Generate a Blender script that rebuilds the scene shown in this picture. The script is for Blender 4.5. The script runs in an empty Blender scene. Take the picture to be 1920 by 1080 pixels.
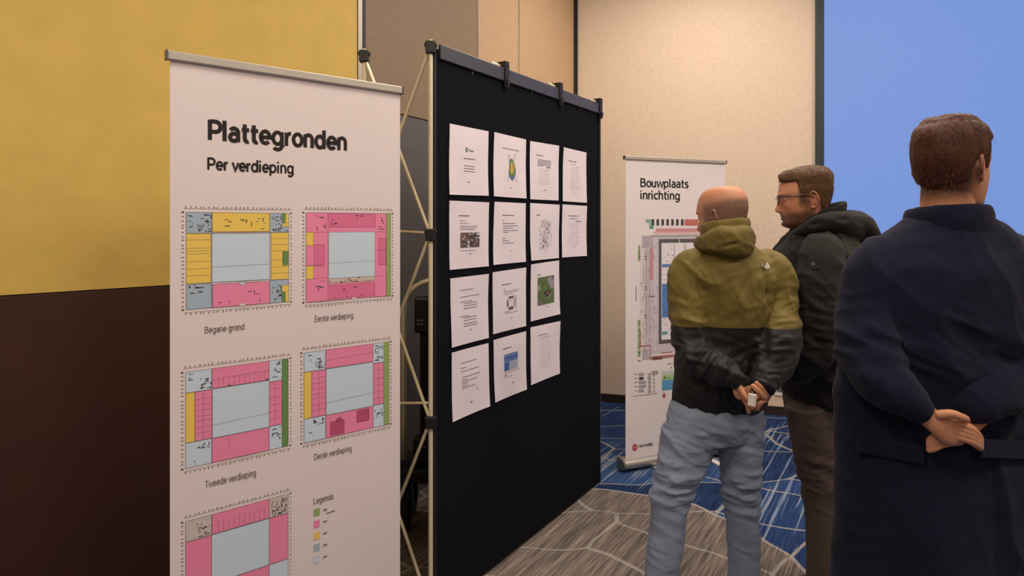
import bpy, bmesh, math, random
import numpy as np
from mathutils import Vector, Matrix

SC = bpy.context.scene
COL = SC.collection
PI = math.pi

# ------------------------------------------------------------------ camera, light, exposure
F, CX, HY, HC = 1150.0, 960.0, 420.0, 1.65        # focal length (px), principal x, horizon y, eye height (m)
cam_data = bpy.data.cameras.new('camera')
cam_data.sensor_width = 36.0
cam_data.lens = F / 1920 * 36.0
cam_data.shift_y = -(540 - HY) / 1920
cam_data.clip_end = 60
cam = bpy.data.objects.new('camera', cam_data)
cam.location = (0, 0, HC)
cam.rotation_euler = (PI / 2, 0, 0)
COL.objects.link(cam)
SC.camera = cam

world = bpy.data.worlds.new('world')
SC.world = world
world.use_nodes = True
world.node_tree.nodes['Background'].inputs[0].default_value = (1, .9, .8, 1)
world.node_tree.nodes['Background'].inputs[1].default_value = .05

def area(loc, sx, sy, power, color=(1, .86, .72), rot=(0, 0, 0)):
    l = bpy.data.lights.new('ceiling_light', 'AREA')
    l.shape = 'RECTANGLE'; l.size = sx; l.size_y = sy; l.energy = power; l.color = color
    o = bpy.data.objects.new('ceiling_light', l)
    o.location = loc; o.rotation_euler = rot
    COL.objects.link(o)
    return o

for lx, ly, pw in ((-1.2, .3, 41), (1.2, .2, 38), (3.4, .5, 36), (.9, 2.2, 42), (2.9, 2.9, 46),
                   (1.35, 4.3, 38), (-1.4, -2.0, 26), (1.4, -2.2, 26)):
    area((lx, ly, 4.05), 1.1, .6, pw)

SC.view_settings.view_transform = 'Standard'
SC.view_settings.look = 'None'
SC.view_settings.gamma = 1
SC.view_settings.use_curve_mapping = False
SC.view_settings.exposure = 0.0
SC.cycles.use_denoising = True
SC.cycles.max_bounces = 6

# ------------------------------------------------------------------ materials
def lin(c):
    return tuple(((v / 255) / 12.92 if v / 255 <= .04045 else (((v / 255) + .055) / 1.055) ** 2.4) for v in c)

def mat(name, rgb, rough=.6, metal=0, bump=0, bscale=200, var=0, vscale=3, spec=.5, sheen=0, stretch=None, emit=0):
    m = bpy.data.materials.new(name); m.use_nodes = True
    nt = m.node_tree; N = nt.nodes; L = nt.links
    b = N['Principled BSDF']
    c = lin(rgb) + (1,)
    b.inputs['Base Color'].default_value = c
    b.inputs['Roughness'].default_value = rough
    b.inputs['Metallic'].default_value = metal
    b.inputs['Specular IOR Level'].default_value = spec
    if sheen:
        b.inputs['Sheen Weight'].default_value = sheen
        b.inputs['Sheen Roughness'].default_value = .6
    if emit:
        b.inputs['Emission Color'].default_value = c
        b.inputs['Emission Strength'].default_value = emit
    if bump or var:
        tc = N.new('ShaderNodeTexCoord')
        src = tc.outputs['Object']
        if stretch:
            mp = N.new('ShaderNodeMapping'); mp.inputs['Scale'].default_value = stretch
            L.new(src, mp.inputs['Vector']); src = mp.outputs['Vector']
    if var:
        n = N.new('ShaderNodeTexNoise'); n.inputs['Scale'].default_value = vscale; n.inputs['Detail'].default_value = 6
        L.new(src, n.inputs['Vector'])
        r = N.new('ShaderNodeValToRGB')
        r.color_ramp.elements[0].position = .3; r.color_ramp.elements[1].position = .7
        r.color_ramp.elements[0].color = tuple(v * (1 - var) for v in c[:3]) + (1,)
        r.color_ramp.elements[1].color = tuple(min(1, v * (1 + var)) for v in c[:3]) + (1,)
        L.new(n.outputs['Fac'], r.inputs['Fac']); L.new(r.outputs['Color'], b.inputs['Base Color'])
    if bump:
        n2 = N.new('ShaderNodeTexNoise'); n2.inputs['Scale'].default_value = bscale; n2.inputs['Detail'].default_value = 3
        L.new(src, n2.inputs['Vector'])
        bp = N.new('ShaderNodeBump'); bp.inputs['Strength'].default_value = bump; bp.inputs['Distance'].default_value = .004
        L.new(n2.outputs['Fac'], bp.inputs['Height']); L.new(bp.outputs['Normal'], b.inputs['Normal'])
    return m

def attr_mat(name, attr, rough=.6, spec=.4, bump=0, bscale=300, sss=0):
    m = bpy.data.materials.new(name); m.use_nodes = True
    N = m.node_tree.nodes; L = m.node_tree.links
    b = N['Principled BSDF']
    a = N.new('ShaderNodeAttribute'); a.attribute_name = attr
    L.new(a.outputs['Color'], b.inputs['Base Color'])
    b.inputs['Roughness'].default_value = rough
    b.inputs['Specular IOR Level'].default_value = spec
    if sss:
        b.inputs['Subsurface Weight'].default_value = sss
        b.inputs['Subsurface Radius'].default_value = (.012, .004, .002)
        b.inputs['Subsurface Scale'].default_value = 1
    if bump:
        n2 = N.new('ShaderNodeTexNoise'); n2.inputs['Scale'].default_value = bscale
        tc = N.new('ShaderNodeTexCoord'); L.new(tc.outputs['Object'], n2.inputs['Vector'])
        bp = N.new('ShaderNodeBump'); bp.inputs['Strength'].default_value = bump; bp.inputs['Distance'].default_value = .002
        L.new(n2.outputs['Fac'], bp.inputs['Height']); L.new(bp.outputs['Normal'], b.inputs['Normal'])
    return m

M = {
    'beige': mat('beige_wallcovering', (226, 206, 186), .75, bump=.25, bscale=160, var=.05, vscale=40),
    'tan': mat('tan_partition', (196, 166, 132), .7, bump=.2, bscale=180, var=.05, vscale=30),
    'tan_dark': mat('dark_tan_partition', (142, 122, 100), .7, bump=.2, bscale=180, var=.05, vscale=30),
    'grey_wain': mat('charcoal_wainscot', (98, 94, 94), .7, bump=.2, bscale=220, var=.06, vscale=40),
    'yellow': mat('ochre_yellow_panel', (218, 186, 96), .65, bump=.15, bscale=150, var=.05, vscale=8),
    'choc': mat('chocolate_panel', (62, 32, 22), .55, bump=.1, bscale=150, var=.1, vscale=6),
    'ceil': mat('ceiling_white', (225, 215, 200), .9, var=.03, vscale=5),
    'baseb': mat('dark_baseboard', (44, 32, 30), .5, var=.08, vscale=10),
    'alu': mat('brushed_aluminium', (176, 172, 166), .38, metal=.75, var=.05, vscale=60),
    'silver_rail': mat('silver_rail', (186, 180, 170), .45, metal=.35, var=.03, vscale=80),
    'greycap': mat('grey_plastic_cap', (92, 96, 98), .5, var=.04, vscale=60),
    'banner': mat('banner_film', (232, 221, 221), .5, bump=.05, bscale=60, var=.012, vscale=3),
    'banner2': mat('white_banner_film', (236, 230, 232), .5, bump=.05, bscale=60, var=.012, vscale=3),
    'paper': mat('white_paper', (236, 226, 234), .8, bump=.1, bscale=40, var=.012, vscale=12),
    'board': mat('black_loop_fabric', (23, 24, 30), .95, bump=.4, bscale=700, var=.12, vscale=90, spec=.06),
    'boardrail': mat('black_satin_rail', (66, 66, 74), .42, var=.06, vscale=30),
    'blackpl': mat('black_plastic', (24, 23, 24), .45, var=.08, vscale=40),
    'cream': mat('cream_metal_tube', (232, 222, 190), .35, metal=.25, var=.04, vscale=20),
    'rubber': mat('black_rubber', (20, 20, 20), .8, var=.1, vscale=30),
    'scrframe': mat('dark_green_frame', (34, 50, 48), .5, var=.08, vscale=20),
    'white_pl': mat('white_plastic', (230, 226, 218), .4, var=.02, vscale=30),
    'ink': attr_mat('printed_ink', 'ink', .55),
    'skin': attr_mat('skin', 'pigment', .5, .4, bump=.15, bscale=350, sss=.08),
}

# ------------------------------------------------------------------ scene helpers
def tag(o, label=None, cat=None, group=None, kind=None):
    if label: o['label'] = label
    if cat: o['category'] = cat
    if group: o['group'] = group
    if kind: o['kind'] = kind
    return o

def empty(name, loc=(0, 0, 0), rz=0, **k):
    o = bpy.data.objects.new(name, None)
    o.location = loc; o.rotation_euler = (0, 0, rz)
    COL.objects.link(o)
    return tag(o, **k)

def link(name, me, parent=None, mats=()):
    o = bpy.data.objects.new(name, me)
    for m in mats: me.materials.append(m)
    COL.objects.link(o)
    if parent is not None: o.parent = parent
    return o

class Soup:
    """Collects vertices and faces; off = the origin that is subtracted (the parent's base)."""
    def __init__(s): s.v = []; s.f = []; s.c = []; s.smooth = []
    def add(s, vs, fs, col=None, smooth=False):
        k = len(s.v)
        s.v += [tuple(v) for v in vs]
        s.f += [tuple(i + k for i in f) for f in fs]
        s.c += [col] * len(fs); s.smooth += [smooth] * len(fs)
    def box(s, c, half, ax=None, col=None):
        ax = ax or (Vector((1, 0, 0)), Vector((0, 1, 0)), Vector((0, 0, 1)))
        c = Vector(c)
        vs = [c + ax[0] * (half[0] * i) + ax[1] * (half[1] * j) + ax[2] * (half[2] * k)
              for i in (-1, 1) for j in (-1, 1) for k in (-1, 1)]
        s.add(vs, [(0, 1, 3, 2), (4, 6, 7, 5), (0, 4, 5, 1), (2, 3, 7, 6), (0, 2, 6, 4), (1, 5, 7, 3)], col)
    def bar(s, a, b, r, n=12, col=None):
        a, b = Vector(a), Vector(b)
        t = (b - a).normalized()
        u = t.orthogonal().normalized(); w = t.cross(u)
        vs = [p + (u * math.cos(2 * PI * i / n) + w * math.sin(2 * PI * i / n)) * r for p in (a, b) for i in range(n)]
        fs = [(i, (i + 1) % n, n + (i + 1) % n, n + i) for i in range(n)]
        s.add(vs, fs, col, True)
        s.add(vs[:n], [tuple(range(n))[::-1]], col); s.add(vs[n:], [tuple(range(n))], col)
    def path(s, pts, r, n=12, col=None):
        """round tube through points, with rounded joints"""
        loft(s, [(Vector(p), r, r) for p in pts], side=None, n=n, dens=1, caps='flat', col=col)
    def mesh(s, name, off=(0, 0, 0)):
        me = bpy.data.meshes.new(name)
        o = Vector(off)
        me.from_pydata([tuple(Vector(v) - o) for v in s.v], [], s.f)
        me.polygons.foreach_set('use_smooth', s.smooth)
        if any(c is not None for c in s.c):
            a = me.color_attributes.new('ink', 'FLOAT_COLOR', 'CORNER')
            i = 0
            data = []
            for p, c in zip(me.polygons, s.c):
                cc = lin(c or (0, 0, 0)) + (1,)
                data += list(cc) * p.loop_total
            a.data.foreach_set('color', data)
        me.validate()
        return me
    def build(s, name, m, parent=None, off=(0, 0, 0), bevel=0):
        o = link(name, s.mesh(name, off), parent, m if isinstance(m, (list, tuple)) else [m])
        if bevel:
            b = o.modifiers.new('bevel', 'BEVEL'); b.width = bevel; b.segments = 2; b.limit_method = 'ANGLE'
        return o

def catmull(vals, t):
    n = len(vals) - 1
    i = min(int(t), n - 1); u = t - i
    p0, p1, p2, p3 = vals[max(i - 1, 0)], vals[i], vals[i + 1], vals[min(i + 2, n)]
    return .5 * ((2 * p1) + (-p0 + p2) * u + (2 * p0 - 5 * p1 + 4 * p2 - p3) * u * u + (-p0 + 3 * p1 - 3 * p2 + p3) * u ** 3)

def loft(s, rings, side=(1, 0, 0), n=20, dens=5, caps='round', col=None, power=2.0):
    """rings: (centre, radius along side, radius across). Catmull-Rom between them, elliptic sections."""
    P = np.array([list(r[0]) for r in rings], float)
    R = np.array([[r[1], r[2]] for r in rings], float)
    m = (len(rings) - 1) * dens + 1
    ts = np.linspace(0, len(rings) - 1, m)
    C = np.array([catmull(P, t) for t in ts]); RR = np.maximum(np.array([catmull(R, t) for t in ts]), 1e-4)
    T = np.gradient(C, axis=0); T /= np.linalg.norm(T, axis=1)[:, None] + 1e-12
    if caps == 'round':
        ext0, ext1 = [], []
        for a in (.35, .7, .93):
            k = math.sqrt(1 - a * a); rr = min(RR[0])
            ext0.insert(0, (C[0] - T[0] * rr * a * .8, RR[0] * k, T[0]))
            rr = min(RR[-1])
            ext1.append((C[-1] + T[-1] * rr * a * .8, RR[-1] * k, T[-1]))
        C = np.vstack([[e[0] for e in ext0], C, [e[0] for e in ext1]])
        RR = np.vstack([[e[1] for e in ext0], RR, [e[1] for e in ext1]])
        T = np.vstack([[e[2] for e in ext0], T, [e[2] for e in ext1]])
    vs = []
    prev = None
    for c, rr, t in zip(C, RR, T):
        if side is None:
            if prev is None:
                u = np.cross(t, (0, 0, 1) if abs(t[2]) < .9 else (1, 0, 0))
            else:
                u = prev - t * prev.dot(t)
        else:
            u = np.array(side, float) - t * np.dot(side, t)
        u /= np.linalg.norm(u) + 1e-12
        prev = u
        w = np.cross(t, u)
        for i in range(n):
            a = 2 * PI * i / n
            ca, sa = math.cos(a), math.sin(a)
            if power != 2:
                ca = math.copysign(abs(ca) ** (2 / power), ca); sa = math.copysign(abs(sa) ** (2 / power), sa)
            vs.append(c + u * ca * rr[0] + w * sa * rr[1])
    k = len(C)
    fs = [(j * n + i, j * n + (i + 1) % n, (j + 1) * n + (i + 1) % n, (j + 1) * n + i) for j in range(k - 1) for i in range(n)]
    fs.append(tuple(range(n))[::-1]); fs.append(tuple((k - 1) * n + i for i in range(n)))
    s.add(vs, fs, col, True)

def remesh(s, voxel, smooth=4, factor=.5):
    """one continuous skin over the overlapping lofts of a soup -> (verts, mesh)"""
    o = bpy.data.objects.new('tmp', s.mesh('tmp')); COL.objects.link(o)
    r = o.modifiers.new('r', 'REMESH'); r.mode = 'VOXEL'; r.voxel_size = voxel; r.adaptivity = 0
    if smooth:
        q = o.modifiers.new('s', 'SMOOTH'); q.iterations = smooth; q.factor = factor
    dg = bpy.context.evaluated_depsgraph_get()
    me = bpy.data.meshes.new_from_object(o.evaluated_get(dg))
    old = o.data
    bpy.data.objects.remove(o); bpy.data.meshes.remove(old)
    return me

def get_co(me):
    a = np.empty(len(me.vertices) * 3); me.vertices.foreach_get('co', a); return a.reshape(-1, 3)
def get_no(me):
    a = np.empty(len(me.vertices) * 3); me.vertex_normals.foreach_get('vector', a); return a.reshape(-1, 3)
def set_co(me, c):
    me.vertices.foreach_set('co', np.ascontiguousarray(c, dtype=np.float64).ravel()); me.update()
def smooth_shade(me):
    me.polygons.foreach_set('use_smooth', [True] * len(me.polygons))

def _hash(ix, iy, iz, seed):
    h = (ix.astype(np.int64) * 374761393 + iy.astype(np.int64) * 668265263 + iz.astype(np.int64) * 2147483647 + seed * 974634777) & 0xffffffff
    h = ((h ^ (h >> 13)) * 1274126177) & 0xffffffff
    h = h ^ (h >> 16)
    return (h & 0xffff) / 65535.0

def vnoise(p, seed=0):
    i = np.floor(p).astype(np.int64); f = p - i; f = f * f * (3 - 2 * f)
    x, y, z = i.T; fx, fy, fz = f.T
    def g(a, b, c): return _hash(x + a, y + b, z + c, seed)
    l = lambda a, b, t: a + (b - a) * t
    return l(l(l(g(0, 0, 0), g(1, 0, 0), fx), l(g(0, 1, 0), g(1, 1, 0), fx), fy),
             l(l(g(0, 0, 1), g(1, 0, 1), fx), l(g(0, 1, 1), g(1, 1, 1), fx), fy), fz)

def folds(co, axis, along, across, seed, warp=.3):
    """ridged noise stretched across `axis` (folds run at right angles to it): -1..1"""
    a = np.array(axis, float); a /= np.linalg.norm(a)
    t = co @ a
    rest = co - t[:, None] * a
    w = vnoise(co * 6 + 7.7, seed + 5) - .5
    p = rest / across + (t + w * warp * along * 3)[:, None] * a / along
    n = vnoise(p + 31.4, seed)
    return 1 - np.abs(2 * n - 1) * 2

def bump_at(co, c, r):
    d = np.linalg.norm((co - np.array(c)) / np.array(r), axis=1)
    return np.exp(-d * d)

def crease(co, a, b, w, amp):
    a = np.array(a, float); b = np.array(b, float)
    ab = b - a
    t = np.clip(((co - a) @ ab) / (ab @ ab), 0, 1)
    d = np.linalg.norm(co - (a + t[:, None] * ab), axis=1)
    env = np.sin(np.clip(t * .9 + .05, 0, 1) * PI) ** .5
    return 1.35 * amp * env * (np.exp(-(d / w) ** 2) - .55 * np.exp(-(d / (w * 2.2)) ** 2))

# ------------------------------------------------------------------ survey: photo measurements onto real planes
def pt(px, py, Y):
    return Vector(((px - CX) / F * Y, Y, HC - (py - HY) / F * Y))

class Plane:
    """A vertical surface standing on the floor through A and B (x, y)."""
    def __init__(s, A, B):
        s.A = Vector((A[0], A[1], 0)); d = Vector((B[0] - A[0], B[1] - A[1], 0))
        s.len = d.length; s.d = d.normalized()
        s.n = Vector((s.d.y, -s.d.x, 0))              # towards the camera side
        if s.n.dot(-s.A) < 0: s.n = -s.n
    def sz(s, px, py):
        k = (px - CX) / F
        t = (k * s.A.y - s.A.x) / (s.d.x - k * s.d.y)
        Y = s.A.y + t * s.d.y
        return t, HC - (py - HY) / F * Y
    def p(s, t, z, off=0):
        return s.A + s.d * t + Vector((0, 0, z)) + s.n * off
    def ang(s): return math.atan2(s.d.y, s.d.x)

def panel(s, pl, s0, s1, z0, z1, off0, off1, col=None):
    """box on a plane"""
    s.box(pl.p((s0 + s1) / 2, (z0 + z1) / 2, (off0 + off1) / 2), (abs(s1 - s0) / 2, abs(off1 - off0) / 2, abs(z1 - z0) / 2),
          (pl.d, pl.n, Vector((0, 0, 1))), col)

class Print:
    """flat ink on a surface: quads in surface coordinates mapped through fn(u, v, layer offset)"""
    def __init__(s, fn, bend=False): s.fn = fn; s.s = Soup(); s.bend = bend
    def rect(s, u0, v0, u1, v1, col, layer=1):
        if s.bend and (abs(u1 - u0) > .12 or abs(v1 - v0) > .12):     # large areas follow the curl of the paper
            n, m = max(1, math.ceil(abs(u1 - u0) / .07)), max(1, math.ceil(abs(v1 - v0) / .07))
            P_ = [s.fn(u0 + (u1 - u0) * i / n, v0 + (v1 - v0) * k / m, layer) for k in range(m + 1) for i in range(n + 1)]
            s.s.add(P_, [(k * (n + 1) + i, k * (n + 1) + i + 1, (k + 1) * (n + 1) + i + 1, (k + 1) * (n + 1) + i) for k in range(m) for i in range(n)], col)
            return
        s.s.add([s.fn(u0, v0, layer), s.fn(u1, v0, layer), s.fn(u1, v1, layer), s.fn(u0, v1, layer)], [(0, 1, 2, 3)], col)
    def poly(s, pts, col, layer=1):
        s.s.add([s.fn(u, v, layer) for u, v in pts], [tuple(range(len(pts)))], col)
    def line(s, u0, v0, u1, v1, w, col, layer=2, asp=1.0):
        du, dv = (u1 - u0) * asp, v1 - v0
        l = math.hypot(du, dv) or 1
        a, b = -dv / l * w / 2 / asp, du / l * w / 2
        s.poly([(u0 + a, v0 + b), (u1 + a, v1 + b), (u1 - a, v1 - b), (u0 - a, v0 - b)], col, layer)
    def build(s, name, parent, off): return s.s.build(name, M['ink'], parent, off)


def _arc(cx, cy, rx, ry, a0, a1, n=14):
    return [(cx + rx * math.cos(math.radians(a0 + (a1 - a0) * i / n)), cy + ry * math.sin(math.radians(a0 + (a1 - a0) * i / n))) for i in range(n + 1)]
_O = _arc(.315, .365, .235, .31, 90, 450, 28)
_AR = [(.09, .40)] + _arc(.29, .45, .20, .235, 165, 0, 12) + [(.49, 0)]
GLYPH = {                      # geometric sans drawn with strokes: advance, strokes (centre lines), capital height 1
    ' ': (.30, []),
    'P': (.70, [[(.09, 0), (.09, 1)], [(.09, .93)] + _arc(.36, .675, .235, .255, 90, -90) + [(.09, .42)]]),
    'B': (.74, [[(.09, 0), (.09, 1)], [(.09, .93)] + _arc(.36, .73, .20, .20, 90, -90) + [(.09, .53)], [(.36, .53)] + _arc(.38, .30, .235, .23, 90, -90) + [(.09, .07)]]),
    'E': (.66, [[(.09, 0), (.09, 1)], [(.09, .93), (.58, .93)], [(.09, .51), (.52, .51)], [(.09, .07), (.58, .07)]]),
    'T': (.66, [[(.33, 0), (.33, 1)], [(.03, .93), (.63, .93)]]),
    'D': (.80, [[(.09, 0), (.09, 1)], [(.09, .93)] + _arc(.34, .5, .36, .43, 90, -90) + [(.09, .07)]]),
    'L': (.60, [[(.09, 1), (.09, 0)], [(.09, .07), (.55, .07)]]),
    'V': (.76, [[(.05, 1), (.38, .03), (.71, 1)]]),
    'A': (.78, [[(.05, 0), (.39, .97), (.73, 0)], [(.18, .30), (.60, .30)]]),
    'N': (.80, [[(.09, 0), (.09, .97), (.69, .03), (.69, 1)]]),
    'W': (1.1, [[(.05, 1), (.29, .03), (.54, .97), (.79, .03), (1.03, 1)]]),
    'I': (.26, [[(.09, 0), (.09, 1)]]),
    'J': (.54, [[(.40, 1), (.40, .26)] + _arc(.24, .24, .16, .18, 0, -115)]),
    'l': (.29, [[(.09, 0), (.09, 1.02)]]),
    'i': (.29, [[(.09, 0), (.09, .71)], [(.09, .86), (.09, 1.0)]]),
    'a': (.62, [[(.09, .58)] + _arc(.27, .47, .20, .21, 130, 0, 10) + [(.47, 0)], [(.47, .41), (.29, .41)] + _arc(.25, .23, .18, .18, 90, 270, 10) + [(.33, .06), (.47, .17)]]),
    't': (.46, [[(.18, .93), (.18, .22)] + _arc(.31, .20, .13, .14, 180, 300, 8), [(.03, .65), (.40, .65)]]),
    'e': (.65, [[(.09, .36), (.55, .36)] + _arc(.315, .365, .235, .31, 5, 318, 24)]),
    'g': (.70, [_O, [(.55, .71), (.55, .0)] + _arc(.315, -.0, .235, .23, 0, -145, 12)]),
    'r': (.405, [[(.09, 0), (.09, .71)], [(.09, .38)] + _arc(.34, .42, .24, .25, 165, 88, 8)]),
    'o': (.645, [_O]),
    'n': (.63, [[(.09, 0), (.09, .71)], _AR]),
    'h': (.63, [[(.09, 0), (.09, 1.02)], _AR]),
    'd': (.70, [_O, [(.55, 1.02), (.55, 0)]]),
    'p': (.70, [[(.09, .71), (.09, -.26)], [(x + .01, y) for x, y in _O]]),
    'v': (.58, [[(.04, .71), (.29, .04), (.54, .71)]]),
    'w': (.88, [[(.04, .71), (.235, .04), (.44, .67), (.645, .04), (.84, .71)]]),
    'u': (.64, [[(.09, .71), (.09, .30)] + _arc(.29, .27, .20, .21, 180, 350, 12), [(.49, .71), (.49, 0)]]),
    's': (.53, [[(.44, .60)] + _arc(.26, .53, .16, .145, 60, 255, 10) + _arc(.26, .215, .185, .155, 75, -130, 12) + [(.07, .13)]]),
    'c': (.58, [_arc(.315, .365, .235, .31, 45, 315, 20)]),
}
def write(pr, body, u0, u1, vbase, vcap, col=(26, 20, 22), bold=.16, layer=2):
    """text fitted between u0 and u1 with its baseline at vbase and capital height up to vcap; bold = stroke width"""
    x = 0; strokes = []
    for ch in body:
        adv, st = GLYPH[ch]
        for q in st: strokes.append([(x + a, b) for a, b in q])
        x += adv
    xs = [a for q in strokes for a, b in q]; x0, x1 = min(xs) - bold / 2, max(xs) + bold / 2
    f = lambda a, b, k: pr.fn(u0 + (a - x0) / (x1 - x0) * (u1 - u0), vbase + b * (vcap - vbase), layer + k)
    for si, q in enumerate(strokes):
        n = len(q); L, Rr = [], []
        for i in range(n):
            d0 = Vector((q[i][0] - q[i - 1][0], q[i][1] - q[i - 1][1])).normalized() if i else None
            d1 = Vector((q[i + 1][0] - q[i][0], q[i + 1][1] - q[i][1])).normalized() if i < n - 1 else None
            if i == 0 and q[0] == q[-1]: d0 = Vector((q[0][0] - q[-2][0], q[0][1] - q[-2][1])).normalized()
            if i == n - 1 and q[0] == q[-1]: d1 = Vector((q[1][0] - q[0][0], q[1][1] - q[0][1])).normalized()
            d = ((d0 or d1) + (d1 or d0))
            d = d.normalized() if d.length > 1e-6 else (d0 or d1)
            nn = Vector((-d.y, d.x)); k = 1
            if d0 is not None and d1 is not None: k = 1 / max(.45, abs(nn.dot(Vector((-d0.y, d0.x)))))
            w = bold / 2 * k
            L.append((q[i][0] + nn.x * w, q[i][1] + nn.y * w)); Rr.append((q[i][0] - nn.x * w, q[i][1] - nn.y * w))
        vs = [f(a, b, .05 * (si % 3)) for a, b in L + Rr]
        pr.s.add(vs, [(i, i + 1, n + i + 1, n + i) for i in range(n - 1)], col)

rnd = random.Random(7)

# ================================================================== THE ROOM
# floor ------------------------------------------------------------
def carpet_material():
    m = bpy.data.materials.new('patterned_carpet'); m.use_nodes = True
    N = m.node_tree.nodes; L = m.node_tree.links; b = N['Principled BSDF']
    b.inputs['Roughness'].default_value = .95; b.inputs['Specular IOR Level'].default_value = .15
    tc = N.new('ShaderNodeTexCoord')
    def mapping(src, scale, rot=0, loc=(0, 0, 0)):
        k = N.new('ShaderNodeMapping'); k.inputs['Scale'].default_value = scale; k.inputs['Rotation'].default_value = (0, 0, rot)
        k.inputs['Location'].default_value = loc
        L.new(src, k.inputs['Vector']); return k.outputs['Vector']
    def turned(src, rot, scale): return mapping(mapping(src, (1, 1, 1), rot), scale)
    def mth(op, a, bb=None, c=None):
        k = N.new('ShaderNodeMath'); k.operation = op
        for i, v in enumerate((a, bb, c)):
            if v is None: continue
            if isinstance(v, (int, float)): k.inputs[i].default_value = v
            else: L.new(v, k.inputs[i])
        return k.outputs[0]
    def ramp(fac, stops):
        r = N.new('ShaderNodeValToRGB'); e = r.color_ramp.elements
        while len(e) < len(stops): e.new(.5)
        for q, (p, c) in zip(e, stops):
            q.position = p; q.color = lin(c) + (1,) if isinstance(c, tuple) else (c, c, c, 1)
        L.new(fac, r.inputs['Fac']); return r.outputs['Color']
    def mix(f, a, bb):
        k = N.new('ShaderNodeMix'); k.data_type = 'RGBA'
        L.new(f, k.inputs[0]) if not isinstance(f, float) else None
        if isinstance(f, float): k.inputs[0].default_value = f
        L.new(a, k.inputs[6]); L.new(bb, k.inputs[7]); return k.outputs[2]
    # warped coordinates
    wn = N.new('ShaderNodeTexNoise'); wn.inputs['Scale'].default_value = 1.6; L.new(tc.outputs['Object'], wn.inputs['Vector'])
    sub = N.new('ShaderNodeVectorMath'); sub.operation = 'SUBTRACT'; L.new(wn.outputs['Color'], sub.inputs[0]); sub.inputs[1].default_value = (.5, .5, .5)
    scl = N.new('ShaderNodeVectorMath'); scl.operation = 'SCALE'; L.new(sub.outputs[0], scl.inputs[0]); scl.inputs['Scale'].default_value = .25
    add = N.new('ShaderNodeVectorMath'); L.new(tc.outputs['Object'], add.inputs[0]); L.new(scl.outputs[0], add.inputs[1])
    wv = add.outputs[0]
    def voro(vec, feature, rand=1.0):
        v = N.new('ShaderNodeTexVoronoi'); v.voronoi_dimensions = '2D'; v.feature = feature; v.inputs['Scale'].default_value = 1
        v.inputs['Randomness'].default_value = rand
        L.new(vec, v.inputs['Vector']); return v
    cell = mapping(wv, (1.15, 2.5, 1), .0, (.3, .1, 0))
    edge = voro(cell, 'DISTANCE_TO_EDGE').outputs['Distance']
    cid = voro(cell, 'F1').outputs['Color']
    sep = N.new('ShaderNodeSeparateColor'); L.new(cid, sep.inputs[0])
    # streaks along one direction, about 33 degrees off the room's depth axis
    rot = math.radians(33)
    s1 = N.new('ShaderNodeTexNoise'); s1.inputs['Scale'].default_value = 1; s1.inputs['Detail'].default_value = 3
    L.new(turned(tc.outputs['Object'], rot, (46, .9, 1)), s1.inputs['Vector'])
    s2 = N.new('ShaderNodeTexNoise'); s2.inputs['Scale'].default_value = 1; s2.inputs['Detail'].default_value = 2
    L.new(turned(tc.outputs['Object'], rot, (120, 5, 1)), s2.inputs['Vector'])
    s3 = N.new('ShaderNodeTexNoise'); s3.inputs['Scale'].default_value = 1.3; s3.inputs['Detail'].default_value = 2
    L.new(tc.outputs['Object'], s3.inputs['Vector'])
    # blue field
    tone = mth('ADD', mth('MULTIPLY', s2.outputs['Fac'], .75), mth('MULTIPLY', sep.outputs[0], .3))
    blue = ramp(tone, [(.25, (20, 33, 60)), (.5, (36, 60, 106)), (.75, (60, 88, 134))])
    lightstreak = ramp(mth('ADD', s1.outputs['Fac'], mth('MULTIPLY', mth('SUBTRACT', s3.outputs['Fac'], .5), .35)), [(.605, 0.0), (.66, 1.0)])
    pale = ramp(s2.outputs['Fac'], [(.3, (84, 118, 160)), (.7, (168, 176, 180))])
    blue = mix(mth('MULTIPLY', lightstreak, .75), blue, pale)
    # grey-brown field
    grey = ramp(mth('ADD', mth('MULTIPLY', s2.outputs['Fac'], .6), mth('MULTIPLY', s1.outputs['Fac'], .4)),
                [(.28, (62, 57, 55)), (.48, (112, 103, 97)), (.70, (164, 150, 138))])
    sx = N.new('ShaderNodeSeparateXYZ'); L.new(wv, sx.inputs[0])
    def ell(cx, cy, rx, ry):
        a = mth('DIVIDE', mth('SUBTRACT', sx.outputs[0], cx), rx); c = mth('DIVIDE', mth('SUBTRACT', sx.outputs[1], cy), ry)
        return mth('SQRT', mth('ADD', mth('MULTIPLY', a, a), mth('MULTIPLY', c, c)))
    e = ell(.42, 2.85, 1.0, .95)
    for args in ((-1.1, 3.5, .9, .7), (3.4, 2.2, .9, .7), (2.6, .2, 1.2, .8), (-1.6, .8, .9, .9)):
        e = mth('MINIMUM', e, ell(*args))
    gm = mth('LESS_THAN', e, 1.0)
    col = mix(gm, blue, grey)
    rim = mth('LESS_THAN', mth('ABSOLUTE', mth('SUBTRACT', e, 1.0)), .010)
    line = mth('MAXIMUM', mth('MULTIPLY', mth('LESS_THAN', edge, .014), .8), mth('MULTIPLY', rim, .9))
    lc = ramp(s2.outputs['Fac'], [(.3, (128, 138, 146)), (.7, (190, 176, 158))])
    col = mix(line, col, lc)
    L.new(col, b.inputs['Base Color'])
    nb = N.new('ShaderNodeTexNoise'); nb.inputs['Scale'].default_value = 320; L.new(tc.outputs['Object'], nb.inputs['Vector'])
    bp = N.new('ShaderNodeBump'); bp.inputs['Strength'].default_value = .5; bp.inputs['Distance'].default_value = .004
    L.new(nb.outputs['Fac'], bp.inputs['Height']); L.new(bp.outputs['Normal'], b.inputs['Normal'])
    return m

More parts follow.
